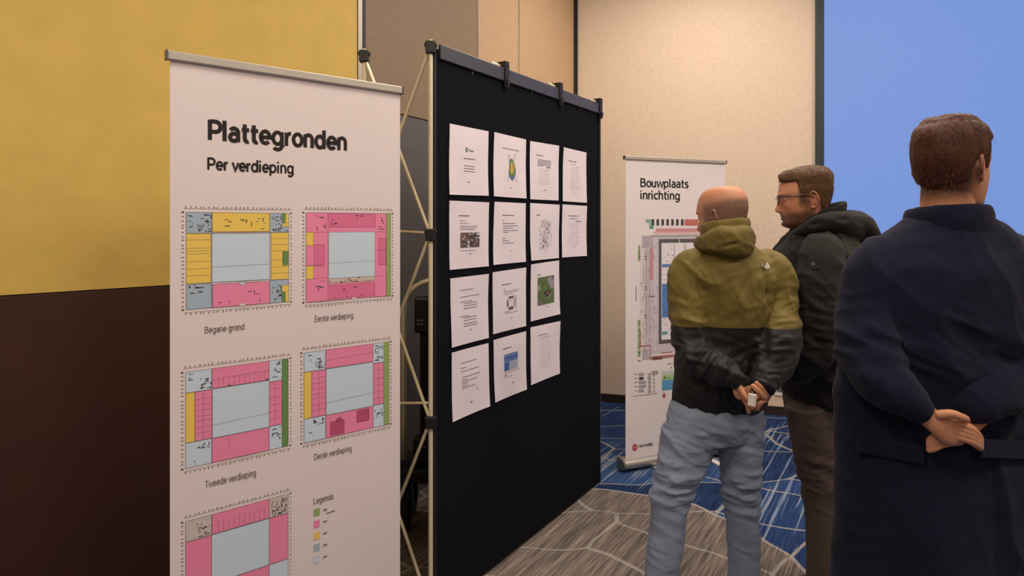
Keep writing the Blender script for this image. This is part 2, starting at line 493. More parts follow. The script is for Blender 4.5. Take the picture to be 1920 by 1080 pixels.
XL, XR, YN, YF, ZC = -4.6, 5.4, -4.2, 7.6, 4.2
s = Soup(); s.box(((XL + XR) / 2, (YN + YF) / 2, -.05), ((XR - XL) / 2, (YF - YN) / 2, .05))
tag(s.build('floor', carpet_material()), kind='structure')
s = Soup(); s.box(((XL + XR) / 2, (YN + YF) / 2, ZC + .05), ((XR - XL) / 2, (YF - YN) / 2, .05))
tag(s.build('ceiling', M['ceil']), kind='structure')

# the back wall runs away to the left; the folding partition meets it behind the black board
corner = (.588, 5.78)
backP = Plane(corner, (5.39, 5.78 - .28 * (5.39 - .588)))
leftP = Plane((-.82, 3.36), corner)
yelP = Plane((-4.0, 3.36 - (4.0 - .82) / 1.045), (-.82, 3.36))

s = Soup(); panel(s, backP, -.05, backP.len + .1, 0, ZC, -.12, 0)
tag(s.build('wall_back', M['beige']), kind='structure')
s = Soup(); panel(s, backP, 0, backP.len, 0, .074, 0, .014)
tag(s.build('baseboard_back', M['baseb']), kind='structure')
s = Soup(); panel(s, backP, 0, .033, 0, ZC, 0, .02)
tag(s.build('trim_1', M['blackpl']), kind='structure')

wl = Soup(); panel(wl, leftP, 0, leftP.len, 0, ZC, -.14, -.02)
wl = wl.build('wall_left', M['tan']); tag(wl, kind='structure')
ZW = 2.30
sj = leftP.sz(973, 150)[0]
spl = [0, 1.15, sj, leftP.len]
for i in range(3):
    a, b = spl[i] + .006, spl[i + 1] - .006
    s = Soup(); panel(s, leftP, a, b, ZW + .003, ZC, -.02, 0); s.build('panel', M['tan_dark'] if i == 0 else M['tan'], wl, bevel=.003)  # first bay above the wainscot takes a darker tone of the tan
    s = Soup(); panel(s, leftP, a, b, 0, ZW - .003, -.02, 0); s.build('panel', M['grey_wain'], wl, bevel=.003)
for q in spl[1:3]:
    s = Soup(); panel(s, leftP, q - .006, q + .006, 0, ZC, -.02, .002); s.build('joint_strip', M['alu'], wl)

wy = Soup(); panel(wy, yelP, 0, yelP.len, 0, ZC, -.14, -.02)
wy = wy.build('wall_side', M['choc']); tag(wy, kind='structure')
z_y = yelP.sz(316, 534.8)[1]
s = Soup(); panel(s, yelP, 0, yelP.len - .03, z_y, ZC, -.02, 0); tag(s.build('panel', M['yellow'], wy, bevel=.002), 'ochre yellow upper panel')
s = Soup(); panel(s, yelP, 0, yelP.len - .03, 0, z_y - .004, -.02, -.002); tag(s.build('panel', M['choc'], wy, bevel=.002), 'chocolate brown lower panel')
s = Soup(); panel(s, yelP, yelP.len - .028, yelP.len - .004, 0, ZC, -.02, .006); s.build('edge_strip', M['alu'], wy)
s = Soup(); panel(s, yelP, yelP.len - .004, yelP.len + .02, 0, ZC, -.03, .0); s.build('edge_gap', M['blackpl'], wy)

s = Soup(); s.box((XR + .05, 1.5, ZC / 2), (.05, 5.9, ZC / 2)); tag(s.build('wall_right', M['beige']), kind='structure')
s = Soup(); s.box((.4, YN - .05, ZC / 2), (5.1, .05, ZC / 2)); tag(s.build('wall_near', M['beige']), kind='structure')
s = Soup(); s.box((XL - .05, -1.8, ZC / 2), (.05, 2.6, ZC / 2)); tag(s.build('wall_left_near', M['beige']), kind='structure')

# lit blue screen with its dark frame, on the back wall
t0 = backP.sz(1528, 200)[0]; t1 = backP.sz(1543, 200)[0]; tR = backP.len - .25
base = backP.p((t0 + tR) / 2, .95)
sc_ = empty('screen', base, label='large lit pale-blue screen with dark green frame on the back wall', cat='screen')
zb, zt = 1.0, 3.85
s = Soup(); panel(s, backP, t0, t1, zb - .06, zt + .06, .002, .05); s.build('frame', M['scrframe'], sc_, base, .004)
s = Soup(); panel(s, backP, tR, tR + .07, zb - .06, zt + .06, .002, .05); s.build('frame', M['scrframe'], sc_, base, .004)
s = Soup(); panel(s, backP, t1, tR, zb - .06, zb, .002, .05); s.build('frame', M['scrframe'], sc_, base, .004)
s = Soup(); panel(s, backP, t1, tR, zt, zt + .06, .002, .05); s.build('frame', M['scrframe'], sc_, base, .004)
m = mat('lit_blue_screen', (20, 24, 36), .6)
b = m.node_tree.nodes['Principled BSDF']
nz = m.node_tree.nodes.new('ShaderNodeTexNoise'); nz.inputs['Scale'].default_value = 90
tcn = m.node_tree.nodes.new('ShaderNodeTexCoord'); m.node_tree.links.new(tcn.outputs['Object'], nz.inputs['Vector'])
rp = m.node_tree.nodes.new('ShaderNodeValToRGB')
rp.color_ramp.elements[0].color = lin((114, 148, 218)) + (1,); rp.color_ramp.elements[1].color = lin((128, 162, 230)) + (1,)
m.node_tree.links.new(nz.outputs['Fac'], rp.inputs['Fac']); m.node_tree.links.new(rp.outputs['Color'], b.inputs['Emission Color'])
b.inputs['Emission Strength'].default_value = .88
s = Soup(); panel(s, backP, t1, tR, zb, zt, .002, .03); s.build('display', m, sc_, base)

# white socket plate low on the back wall
a0, z0 = backP.sz(1452, 741); a1, z1 = backP.sz(1471, 711)
base = backP.p((a0 + a1) / 2, z0)
so = empty('wall_socket', base, label='white socket plate low on the beige wall between the two men', cat='socket')
s = Soup(); panel(s, backP, a0, a1, z0, z1, .001, .012); s.build('plate', M['white_pl'], so, base, .003)
s = Soup(); panel(s, backP, a0 + .02, a1 - .02, z0 + .035, z1 - .035, .012, .016); s.build('socket_insert', M['greycap'], so, base, .002)

# ================================================================== ROLL-UP BANNERS
def banner_body(pl, s0, s1, ztop, zbot, film, label, rail_h, base_r, group='roll-up banners'):
    base = pl.p((s0 + s1) / 2, 0)
    root = empty('rollup_banner', base, label=label, cat='banner', group=group)
    n = 16
    s = Soup()
    vs, fs = [], []
    for i in range(n + 1):
        for side in (0, 1):
            for z in (zbot, ztop - rail_h * .6):
                t = s0 + .004 + (s1 - s0 - .008) * i / n
                off = .0006 * math.sin(i * 1.1)
                vs.append(pl.p(t, z, off - .0015 * side))
    for i in range(n):
        k = i * 4
        fs += [(k, k + 4, k + 5, k + 1), (k + 2, k + 3, k + 7, k + 6)]
    s.add(vs, fs, None, True)
    s.build('film', film, root, base)
    s = Soup(); panel(s, pl, s0 - .004, s1 + .001, ztop - rail_h, ztop, -.012, .012); rail = s.build('top_rail', M['silver_rail'], root, base, .004)
    for t in (s0 - .0065, s1 + .0035):
        s = Soup(); panel(s, pl, t - .0025, t + .0025, ztop - rail_h - .001, ztop + .001, -.0135, .0135); s.build('end_cap', M['greycap'], rail, (0, 0, 0), .001)
        COL.objects[-1].location = -base
    # cassette at the foot: half-round front, flat back
    prof = []
    for i in range(13):
        a = -PI / 2 + PI * i / 12
        prof.append((base_r * 1.15 * math.cos(a) - .01, base_r + .012 + base_r * math.sin(a)))
    prof += [(-.06, base_r * 2 + .008), (-.06, .012)]
    def extr(t0, t1, k=1.0):
        s = Soup(); m = len(prof)
        vs = [pl.p(t, (z - base_r) * k + base_r, o * k) for t in (t0, t1) for o, z in prof]
        s.add(vs, [(i, (i + 1) % m, m + (i + 1) % m, m + i) for i in range(m)] + [tuple(range(m)), tuple(range(m, 2 * m))[::-1]])
        return s
    ca = extr(s0 - .012, s1 + .012).build('cassette', M['alu'], root, base)
    for t0, t1 in ((s0 - .026, s0 - .012), (s1 + .012, s1 + .026)):
        e = extr(t0, t1, 1.04).build('end_cap', M['greycap'], ca, base)
    for q in (.28, .8):
        t = s0 + (s1 - s0) * q
        s = Soup(); panel(s, pl, t - .022, t + .022, .0, .011, -.16, .16); s.build('foot', M['white_pl'], root, base, .003)
    s = Soup(); s.bar(pl.p((s0 + s1) / 2, .1, -.03), pl.p((s0 + s1) / 2, ztop - .01, -.02), .008); s.build('support_pole', M['alu'], root, base)
    return root, base

# ---- banner 1: floor plans
b1L, b1R = pt(316, 420, 1.915), pt(752, 420, 2.42)
P1 = Plane((b1L.x, b1L.y), (b1R.x, b1R.y))
top1 = P1.sz(752, 163)[1]
ban1, base1 = banner_body(P1, 0, P1.len, top1, .085, M['banner'], 'large white roll-up banner with coloured floor plans, titled Plattegronden', .029, .045)

def fn1(t, z, layer): return P1.p(t, z, .0009 + .00012 * layer)
pr = Print(fn1)
def txt1(pr, body, x0, x1, ybase, ycap, bold, col=(28, 20, 21)):
    u0, vb = P1.sz(x0, ybase); u1, _ = P1.sz(x1, ybase); _, vc = P1.sz(x0, ycap)
    write(pr, body, u0, u1, vb, vc, col, bold)
txt1(pr, 'Plattegronden', 389.5, 650.5, 262, 224, .20)
pr.build('title', ban1, base1)
pr = Print(fn1); txt1(pr, 'Per verdieping', 388.5, 550.5, 318, 295, .18); pr.build('subtitle', ban1, base1)
GREYT = (86, 74, 72)
for args in (('Begane grond', 384, 458, 625.5, 612.5), ('Eerste verdieping', 590, 662, 604, 592), ('Tweede verdieping', 384, 480, 915.5, 902),
             ('Derde verdieping', 589, 659, 863, 851), ('Legenda', 588, 624.5, 946, 934)):
    pr = Print(fn1); txt1(pr, *args, .105, GREYT); pr.build('caption', ban1, base1)

YEL, PNK, PNK2, PNK3 = (240, 206, 98), (240, 140, 178), (226, 118, 158), (188, 84, 124)
BLU, LBL, GRN, DGR, WHT, DRK = (168, 188, 206), (204, 222, 238), (150, 176, 106), (108, 146, 84), (226, 214, 210), (74, 66, 68)
def plan(x0, x1, ytop, ybot, cells, seed, ticks=True, lines=(), nsmall=60, smallboxes=()):
    """one printed floor plan: cells in plan coordinates (u, v from its top left)"""
    s0, zt = P1.sz(x0, ytop); s1, _ = P1.sz(x1, ytop); _, zb = P1.sz(x0, ybot)
    W, H = s1 - s0, zt - zb
    pr = Print(lambda u, v, layer: fn1(s0 + u * W, zt - v * H, layer))
    asp = W / H
    r = random.Random(seed)
    for u0, v0, u1, v1, c, ly in cells:
        pr.rect(u0, v0, u1, v1, c, ly)
        if c is not WHT:      # room outline
            d = tuple(int(k * .62) for k in c)
            wv = .005 if ly < 2 else .0035
            for a in ((u0, v0, u1, v0), (u0, v1, u1, v1), (u0, v0, u0, v1), (u1, v0, u1, v1)):
                pr.line(*a, wv, d, ly + 1.2, asp)
    for u0, v0, u1, v1 in lines:
        pr.line(u0, v0, u1, v1, .0030, (134, 112, 112), 4, asp)
    for u0, v0, u1, v1, k in smallboxes:            # stairs, lifts and walls: clusters of short dark strokes
        for _ in range(k):
            u, v = r.uniform(u0, u1), r.uniform(v0, v1)
            if r.random() < .6: pr.line(u, v, min(u1, u + r.uniform(.01, .05)), v, r.uniform(.005, .011), DRK, 4, asp)
            else: pr.line(u, v, u, min(v1, v + r.uniform(.01, .05)), r.uniform(.005, .01), DRK, 4, asp)
    if ticks:
        for i in range(25):
            u = i / 24 + r.uniform(-.008, .008)
            pr.rect(u - .006, -.062 + r.uniform(-.004, .004), u + .006, -.045, (146, 132, 128), 1)
            pr.rect(u - .006, 1.038, u + .006, 1.055 + r.uniform(-.004, .004), (146, 132, 128), 1)
            v = u
            pr.rect(-.04, v - .006, -.02, v + .006, (146, 132, 128), 1)
            pr.rect(1.02, v - .006, 1.035, v + .006, (146, 132, 128), 1)
        for v in (-.038, 1.03): pr.line(-.02, v, 1.03, v, .004, (150, 136, 132), 1, asp)
        for q in (0, 1):
            pr.rect(-.04, q - .008, -.02, q + .008, DRK, 1); pr.rect(1.015, q - .008, 1.032, q + .008, DRK, 1)
    pr.build('floor_plan', ban1, base1)

def grid(u0, v0, u1, v1, nu, nv):
    return [(u0 + (u1 - u0) * i / nu, v0, u0 + (u1 - u0) * i / nu, v1) for i in range(1, nu)] + \
           [(u0, v0 + (v1 - v0) * i / nv, u1, v0 + (v1 - v0) * i / nv) for i in range(1, nv)]
soft = []
plan(349, 541, 398, 580.5, [
    (0, 0, .235, .217, BLU, 1), (.237, 0, .8, .203, YEL, 1), (.8, 0, 1, .217, BLU, 1), (.93, 0, .965, .11, DGR, 2), (.965, 0, 1, .15, YEL, 2), (.935, .11, 1, .15, YEL, 2.5),
    (0, .22, .225, .735, YEL, 1), (.235, .222, .8, .735, LBL, 1), (.815, .217, 1, .742, YEL, 1), (.935, .43, 1, .585, DGR, 2),
    (0, .745, .235, 1, BLU, 1), (.24, .757, .8, 1, PNK, 1), (.8, .747, 1, 1, BLU, 1), (.93, .81, 1, 1, YEL, 2), (.93, .885, .965, 1, DGR, 3),
    (.5, .75, .55, .777, LBL, 3), (.5, .98, .55, 1.005, WHT, 3)], 1,
    lines=[(0, v, .215, v) for v in (.285, .37, .40, .43, .51, .585, .655)] + [(.82, v, 1, v) for v in (.285, .35, .42, .52, .60, .67)] + [(.24, .575, .8, .565)] +
          [(.225, 0, .225, 1), (.80, .2, .80, .75), (.235, .213, .81, .213)],
    smallboxes=[(.1, .02, .23, .21, 26), (.01, .03, .06, .2, 8), (.82, .02, .93, .2, 22), (.02, .755, .22, .84, 12), (.82, .76, .93, .98, 20), (.3, .03, .75, .18, 14),
                (.82, .17, .99, .21, 8), (.26, .82, .78, .98, 8)])
plan(574, 732, 398.5, 567, [
    (0, 0, .945, 1, PNK, 1), (.945, 0, 1, 1, GRN, 1), (.24, .01, .805, .165, PNK2, 2), (.24, .83, .80, .985, PNK2, 2), (.085, .36, .2, .6, PNK2, 2), (.85, .3, .94, .62, PNK2, 2),
    (0, .222, .08, .365, YEL, 3), (0, .60, .08, .742, YEL, 3), (.25, .222, .8, .75, LBL, 3), (.25, .75, .8, .805, (206, 190, 180), 3), (.52, .985, .57, 1.005, WHT, 4)], 2,
    lines=[(0, .22, .24, .22), (0, .59, .18, .59), (0, .74, .24, .74), (.24, .0, .24, 1), (.805, .22, .94, .22), (.805, .44, .94, .44), (.805, .75, .94, .75), (.25, .575, .8, .565)],
    smallboxes=[(.1, .03, .22, .2, 10), (.83, .04, .92, .2, 8), (.45, .75, .62, .79, 8), (.25, .79, .8, .81, 12), (.27, .02, .78, .15, 10), (.27, .85, .78, .97, 8), (.1, .75, .2, .88, 7)])
def upper(x0, x1, yt, yb, seed, patches):
    plan(x0, x1, yt, yb, [
        (0, 0, .235, .215, LBL, 1), (.24, 0, .8, .21, PNK, 1), (.8, 0, .935, .235, LBL, 1), (.935, 0, 1, 1, DGR if seed == 3 else GRN, 1),
        (0, .22, .082, .735, YEL, 1), (.082, .22, .238, .735, PNK, 1), (.243, .218, .8, .74, LBL, 1), (.8, .24, .935, .735, PNK, 1),
        (0, .74, .235, 1, LBL, 1), (.24, .745, .8, 1, PNK, 1), (.8, .74, .935, 1, LBL, 1)] + patches, seed,
        lines=[(.085, v, .235, v) for v in (.3, .36, .42, .48, .53, .6, .66)] + [(.16, .22, .16, .73), (.865, .25, .865, .73)] + [(.8, v, .935, v) for v in (.32, .42, .5, .58, .66)] +
              [(.243, .6, .8, .585), (.4, .745, .4, .87), (.24, .12, .8, .1)] + ([(.3 + .05 * i, .1, .3 + .05 * i, .2) for i in range(10)] if seed == 3 else []),
        smallboxes=[(.13, .08, .23, .2, 18), (.82, .02, .92, .22, 16), (.1, .75, .22, .83, 12), (.82, .76, .92, .9, 14), (.02, .02, .1, .1, 3), (.02, .9, .1, .98, 2), (.25, .2, .8, .22, 2)])
upper(348, 540, 698, 878.5, 3, [])
upper(570, 729, 661.5, 830.5, 4, [(.29, .83, .45, .985, PNK3, 2), (.6, .76, .75, .9, PNK3, 2), (.36, .80, .42, .84, PNK3, 3)])
plan(348, 540, 978, 1158, [
    (0, 0, .235, .215, (206, 196, 192), 1), (.24, 0, .8, .21, PNK, 1), (.8, 0, 1, .215, (206, 196, 190), 1), (.235, .22, .8, .74, LBL, 1),
    (0, .22, .235, .74, PNK, 1), (.8, .22, 1, .74, PNK, 1), (0, .745, .235, 1, LBL, 1), (.24, .745, .8, 1, PNK, 1), (.8, .745, 1, 1, LBL, 1)], 6,
    lines=[(.3 + .05 * i, .08, .3 + .05 * i, .2) for i in range(10)], smallboxes=[(.82, .02, .99, .2, 40), (.1, .05, .22, .2, 14)])
pr = Print(fn1)
for i, c in enumerate((GRN, PNK, YEL, BLU, LBL)):
    u0, v0 = P1.sz(588.5, 955 + i * 22); u1, v1 = P1.sz(599.5, 965 + i * 22)
    pr.rect(u0, v0, u1, v1, c, 1)
    a0, w0 = P1.sz(606, 955 + i * 22); a1, w1 = P1.sz(613, 961 + i * 22)
    pr.rect(a0, w0, a1, w0 - .006, (140, 128, 124), 1)
a0, w0 = P1.sz(612, 963); a1, _ = P1.sz(628, 963); pr.line(a0, w0, a1, w0 + .003, .003, DRK, 1)
tag(pr.build('legend', ban1, base1), kind='stuff')

# ---- banner 2: building site
b2L, b2R = pt(1172, 420, 4.08), pt(1360, 420, 4.385)
P2 = Plane((b2L.x, b2L.y), (b2R.x, b2R.y))
top2 = P2.sz(1172, 292)[1]
ban2, base2 = banner_body(P2, 0, P2.len, top2, .075, M['banner2'], 'smaller white roll-up banner with a site plan, titled Bouwplaats inrichting', .024, .036)
def fn2(t, z, layer): return P2.p(t, z, .0009 + .00016 * layer)
def px2(pr, x0, y0, x1, y1, col, layer=1):
    u0, v0 = P2.sz(x0, y0); u1, _ = P2.sz(x1, y0); _, v1 = P2.sz(x0, y1)
    pr.rect(u0, v0, u1, v1, col, layer)
def txt2(pr, body, x0, x1, yb, yc, bold, col=(26, 22, 24)):
    u0, vb = P2.sz(x0, yb); u1, _ = P2.sz(x1, yb); _, vc = P2.sz(x0, yc)
    write(pr, body, u0, u1, vb, vc, col, bold)
pr = Print(fn2)
txt2(pr, 'Bouwplaats', 1200.5, 1291, 350.5, 334, .165); txt2(pr, 'inrichting', 1200.5, 1274.5, 373.5, 357, .165)
pr.build('title', ban2, base2)
pr = Print(fn2)
A = lambda x: 1120 + x / 3
B = lambda y: 280 + y / 3
C2 = lambda y: 600 + y / 3
G1, G2, G3 = (206, 198, 206), (182, 174, 182), (96, 92, 96)
px2(pr, A(250), B(485), 1352, C2(195), G1, 1)                    # paved surroundings
px2(pr, A(240), B(540), A(262), C2(180), (224, 216, 220), 1.4)
for i in range(18):                                              # zebra crossing along the top
    x = A(305 + i * 27.5)
    if x > 1348: break
    c = (72, 68, 70) if not 490 <= 305 + i * 27.5 <= 560 else (196, 110, 96)
    px2(pr, x, B(393), x + 4.8, B(428), c, 2)
px2(pr, A(490), B(395), A(552), B(428), (200, 116, 102), 2.4)
px2(pr, A(272), B(393), A(308), B(412), (140, 178, 168), 2)
px2(pr, A(292), B(412), A(318), B(446), (150, 186, 178), 2)
px2(pr, A(298), B(430), A(310), B(446), (70, 140, 120), 2.4)
px2(pr, A(330), B(445), 1352, B(461), (214, 150, 156), 2)
px2(pr, A(318), B(462), 1352, B(474), (222, 178, 184), 2)
px2(pr, A(318), B(474), 1352, B(479), (236, 228, 232), 2.4)
px2(pr, A(300), B(482), 1352, B(494), (176, 168, 174), 2)
px2(pr, A(254), B(488), A(312), B(556), (188, 176, 188), 2)
px2(pr, A(296), B(556), A(313), B(735), (206, 148, 160), 2)
px2(pr, A(318), B(500), A(334), C2(170), (214, 206, 214), 2)
px2(pr, A(345), B(505), 1348, C2(136), G3, 2)                    # building ring
px2(pr, A(360), B(527), 1344, C2(112), (236, 232, 238), 3)       # inner yard
px2(pr, A(455), B(506), A(466), B(524), (170, 166, 168), 3)
px2(pr, A(430), B(530), A(436), C2(108), (188, 184, 190), 4)
px2(pr, A(484), B(530), A(502), C2(108), (206, 202, 206), 4)
BL2 = (92, 134, 196)
px2(pr, A(363), B(646), A(426), B(664), BL2, 4); px2(pr, A(363), B(757), A(428), B(947), BL2, 4)
for y in (790, 822, 856, 890, 918): px2(pr, A(365), B(y), A(424), B(y + 2.5), (70, 106, 168), 5)
for y in (676, 705, 733): px2(pr, A(363), B(y), A(426), B(y + 2), (198, 160, 166), 4)
px2(pr, A(363), C2(66), A(394), C2(84), (104, 150, 170), 4)
px2(pr, A(545), B(560), 1340, B(900), (210, 206, 210), 4)
for x, y0, y1 in ((258, 650, 760), (275, 560, 1050), (292, 560, 1040), (316, 950, 1010)):
    px2(pr, A(x), B(y0), A(x + 2.2), B(y1), (140, 120, 130), 3)
for y in (600, 770, 930):
    px2(pr, A(262), B(y), A(276), B(y + 4), DRK, 3); px2(pr, A(262), B(y + 18), A(276), B(y + 21), DRK, 3); px2(pr, A(273), B(y), A(276), B(y + 20), DRK, 3)
px2(pr, A(293), B(825), A(322), B(832), (120, 104, 110), 3)
px2(pr, A(216), B(770), A(220), B(855), (120, 110, 114), 2)
for k in range(9):                                               # hedge
    g = rnd.choice(((126, 158, 100), (150, 176, 118), (104, 140, 84)))
    px2(pr, A(230 - k * .2), B(540 + k * 10), A(241), B(549 + k * 10), g, 2)
for k in range(26):
    g = rnd.choice(((126, 158, 100), (150, 176, 118), (104, 140, 84), (190, 190, 170)))
    px2(pr, A(227), B(960 + k * 8), A(242), B(967 + k * 8), g, 2)
px2(pr, A(240), C2(145), A(300), C2(152), (170, 92, 84), 3); px2(pr, A(240), C2(60), A(244), C2(150), (170, 92, 84), 3); px2(pr, A(298), C2(148), A(302), C2(200), (170, 92, 84), 3)
px2(pr, A(252), C2(168), A(294), C2(225), (186, 178, 186), 2)
px2(pr, A(295), C2(205), 1345, C2(222), (172, 124, 112), 3); px2(pr, A(310), C2(210), A(365), C2(225), (120, 78, 66), 3.5)
px2(pr, A(360), C2(182), A(425), C2(188), (190, 110, 100), 3)
for k in range(70):
    x, y = rnd.uniform(364, 430), rnd.uniform(530, 1080)
    if 640 < y < 950 and x < 428: continue
    px2(pr, A(x), B(y), A(x + rnd.uniform(4, 16)), B(y + rnd.uniform(2, 4)), rnd.choice((DRK, (150, 140, 146), (180, 172, 178))), 5)
for k in range(60):
    x, y = rnd.uniform(246, 336), rnd.uniform(500, 1150)
    px2(pr, A(x), B(y), A(x + rnd.uniform(2, 5)), B(y + rnd.uniform(6, 22)), rnd.choice(((150, 128, 138), (168, 158, 166), (190, 140, 150))), 3.5)
px2(pr, A(228), C2(228), A(244), C2(233), DRK, 2); px2(pr, A(228), C2(222), A(231), C2(233), DRK, 2)
pr.build('site_plan', ban2, base2)
pr = Print(fn2)
for i, (y, c) in enumerate(((300, G2), (322, (70, 66, 68)), (345, G2), (368, G2), (392, G2))):
    w = 26 if i not in (2, 3) else 38
    px2(pr, A(234), C2(y), A(234 + w), C2(y + 16), DRK, 1); px2(pr, A(236), C2(y + 2), A(232 + w), C2(y + 14), c, 2)
    px2(pr, A(208), C2(y + 5), A(228), C2(y + 9), (130, 122, 126), 1)
    for k in range(3): px2(pr, A(282 + rnd.uniform(0, 4)), C2(y + k * 7), A(302), C2(y + k * 7 + 3), (120, 112, 116), 1)
    px2(pr, A(314), C2(y + 3), A(322), C2(y + 8), (150, 140, 144), 1); px2(pr, A(314), C2(y + 12), A(324), C2(y + 16), (150, 140, 144), 1)
px2(pr, A(308), C2(289), A(340), C2(307), DRK, 1); px2(pr, A(311), C2(292), A(337), C2(304), G2, 2)
px2(pr, A(198), C2(428), A(336), C2(431), (120, 112, 116), 1)
px2(pr, A(363), C2(289), A(470), C2(310), (204, 204, 208), 1); px2(pr, A(363), C2(310), A(470), C2(340), (176, 206, 150), 1)
px2(pr, A(363), C2(340), A(470), C2(398), (96, 160, 204), 1)
px2(pr, A(372), C2(318), A(388), C2(332), (96, 150, 72), 2); px2(pr, A(392), C2(322), A(412), C2(332), (140, 176, 110), 2)
u, v = P2.sz(A(375), C2(425)); pr.poly([(u + .014 * math.cos(a) * (1 if math.sin(a) < 0 else 1 - math.sin(a)), v + .016 * math.sin(a) * (1.6 if math.sin(a) > 0 else 1)) for a in [i * PI / 8 for i in range(16)]], (170, 84, 78), 1)
px2(pr, A(392), C2(246), A(416), C2(250), DRK, 1); px2(pr, A(414), C2(262), A(418), C2(274), DRK, 1)
tag(pr.build('legend', ban2, base2), kind='stuff')
pr = Print(fn2)                                                  # the sender's mark and name at the foot
u, v = P2.sz(A(210), C2(717)); rr = .021
pr.poly([(u + rr * math.cos(a), v + rr * 1.2 * math.sin(a)) for a in [i * PI / 4 + PI / 8 for i in range(8)]], (192, 44, 48), 1)
pr.poly([(u + rr * .62 * math.cos(a), v + rr * .75 * math.sin(a)) for a in [i * PI / 4 + PI / 8 for i in range(8)]], (232, 214, 216), 2)
for sg in (1, -1):
    pr.line(u - .009 * sg, v - .013, u + .009 * sg, v + .013, .008, (192, 44, 48), 3)
txt2(pr, 'VAN WIJNEN', A(228), A(312), C2(718), C2(703), .2)
pr.build('logo', ban2, base2)

# ================================================================== BLACK DISPLAY BOARD
bA, bB = pt(814, 420, 2.57), pt(1124, 420, 3.893)
BP = Plane((bA.x, bA.y), (bB.x, bB.y))
zT = BP.sz(1126, 196)[1]; zB = BP.sz(1121, 909)[1]
zB = max(zB, .012)
bbase = BP.p(BP.len / 2, 0)
board = empty('display_board', bbase, label='tall black fabric display board covered with white paper sheets', cat='display board')
s = Soup(); panel(s, BP, 0, BP.len, zB, zT - .02, -.022, 0); s.build('fabric_panel', M['board'], board, bbase, .006)
zr = BP.sz(1126, 215)[1]
s = Soup(); panel(s, BP, .03, BP.len + .001, zr, zT, -.004, .012); s.build('top_rail', M['boardrail'], board, bbase, .004)
s = Soup(); panel(s, BP, -.001, .012, zB, zT - .02, -.03, .003); s.build('edge_strip', M['blackpl'], board, bbase, .002)
s = Soup(); panel(s, BP, BP.len - .012, BP.len + .004, zB, zT + .012, -.03, .008); s.build('edge_strip', M['blackpl'], board, bbase, .002)
for px in (945, 1047, 1122):
    t = BP.sz(px, 150)[0]
    s = Soup()
    panel(s, BP, t - .016, t + .016, zT - .095, zT + .012, .010, .022)
    panel(s, BP, t - .016, t + .016, zT + .004, zT + .032, -.05, .022)
    panel(s, BP, t - .011, t + .011, zT - .085, zT - .055, .022, .03)
    hk = s.build('hook', M['blackpl'], board, bbase, .002)
    s = Soup(); s.bar(BP.p(t - .085, zT + .012, -.02), BP.p(t - .016, zT + .012, -.02), .010); s.build('peg', M['cream'], hk, bbase)
for px, py in ((885, 137), (946, 158), (996, 175), (1047, 193), (1088, 205)):
    t, z = BP.sz(px, py)
    s = Soup(); s.bar(BP.p(t, z, 0), BP.p(t, z, .004), .006); s.build('rivet', M['boardrail'], board, bbase)

# --- the paper sheets pinned on it
ox, oy = 830, 220
def corners(a, yo): return [(830 + x / 3.6, yo + y / 3.6) for x, y in a]
SH = [
    ('cover', corners([(42, 42), (302, 95), (300, 530), (36, 522)], 220), 'white sheet with small logo and centred lines, top left of the black board'),
    ('map', corners([(340, 100), (557, 150), (555, 548), (335, 533)], 220), 'white sheet with a green and yellow contour map on the black board'),
    ('para', corners([(585, 160), (778, 192), (777, 562), (583, 553)], 220), 'white sheet with a paragraph above a faint table, right of the contour map sheet'),
    ('table', corners([(808, 202), (964, 238), (966, 577), (803, 566)], 220), 'white sheet with a narrow faint table, top right corner of the sheets'),
    ('collage', corners([(35, 562), (304, 574), (302, 1005), (42, 1030)], 220), 'white sheet with text above a dark photo collage, under the logo sheet'),
    ('bullets', corners([(340, 570), (555, 580), (553, 975), (332, 996)], 220), 'white sheet of text lines only, directly under the contour map sheet'),
    ('sketch', corners([(582, 578), (780, 590), (780, 950), (588, 968)], 220), 'white sheet with a tall grey site drawing, third in the second row'),
    ('table2', corners([(803, 587), (967, 598), (964, 935), (798, 946)], 220), 'white sheet with bold heading lines over a faint table, right end of second row'),
    ('list', corners([(46, 80), (301, 48), (301, 480), (55, 546)], 500), 'white sheet with two indented lists, under the photo collage sheet'),
    ('square', corners([(331, 38), (557, 5), (556, 400), (336, 456)], 500), 'white sheet with a small black square floor plan drawing between text lines'),
    ('aerial', corners([(587, -15), (780, -43), (785, 320), (590, 370)], 500), 'white sheet with a green aerial view picture on the black board'),
    ('list2', corners([(52, 580), (304, 515), (310, 940), (60, 1048)], 500), 'white text sheet at the bottom left of the sheets, lowest one'),
    ('bluetable', corners([(336, 495), (555, 435), (560, 828), (346, 916)], 500), 'white sheet with a blue table picture in the bottom row'),
    ('table3', corners([(588, 410), (786, 366), (783, 720), (592, 800)], 500), 'white sheet with a faint grey table, right end of the bottom row'),
]
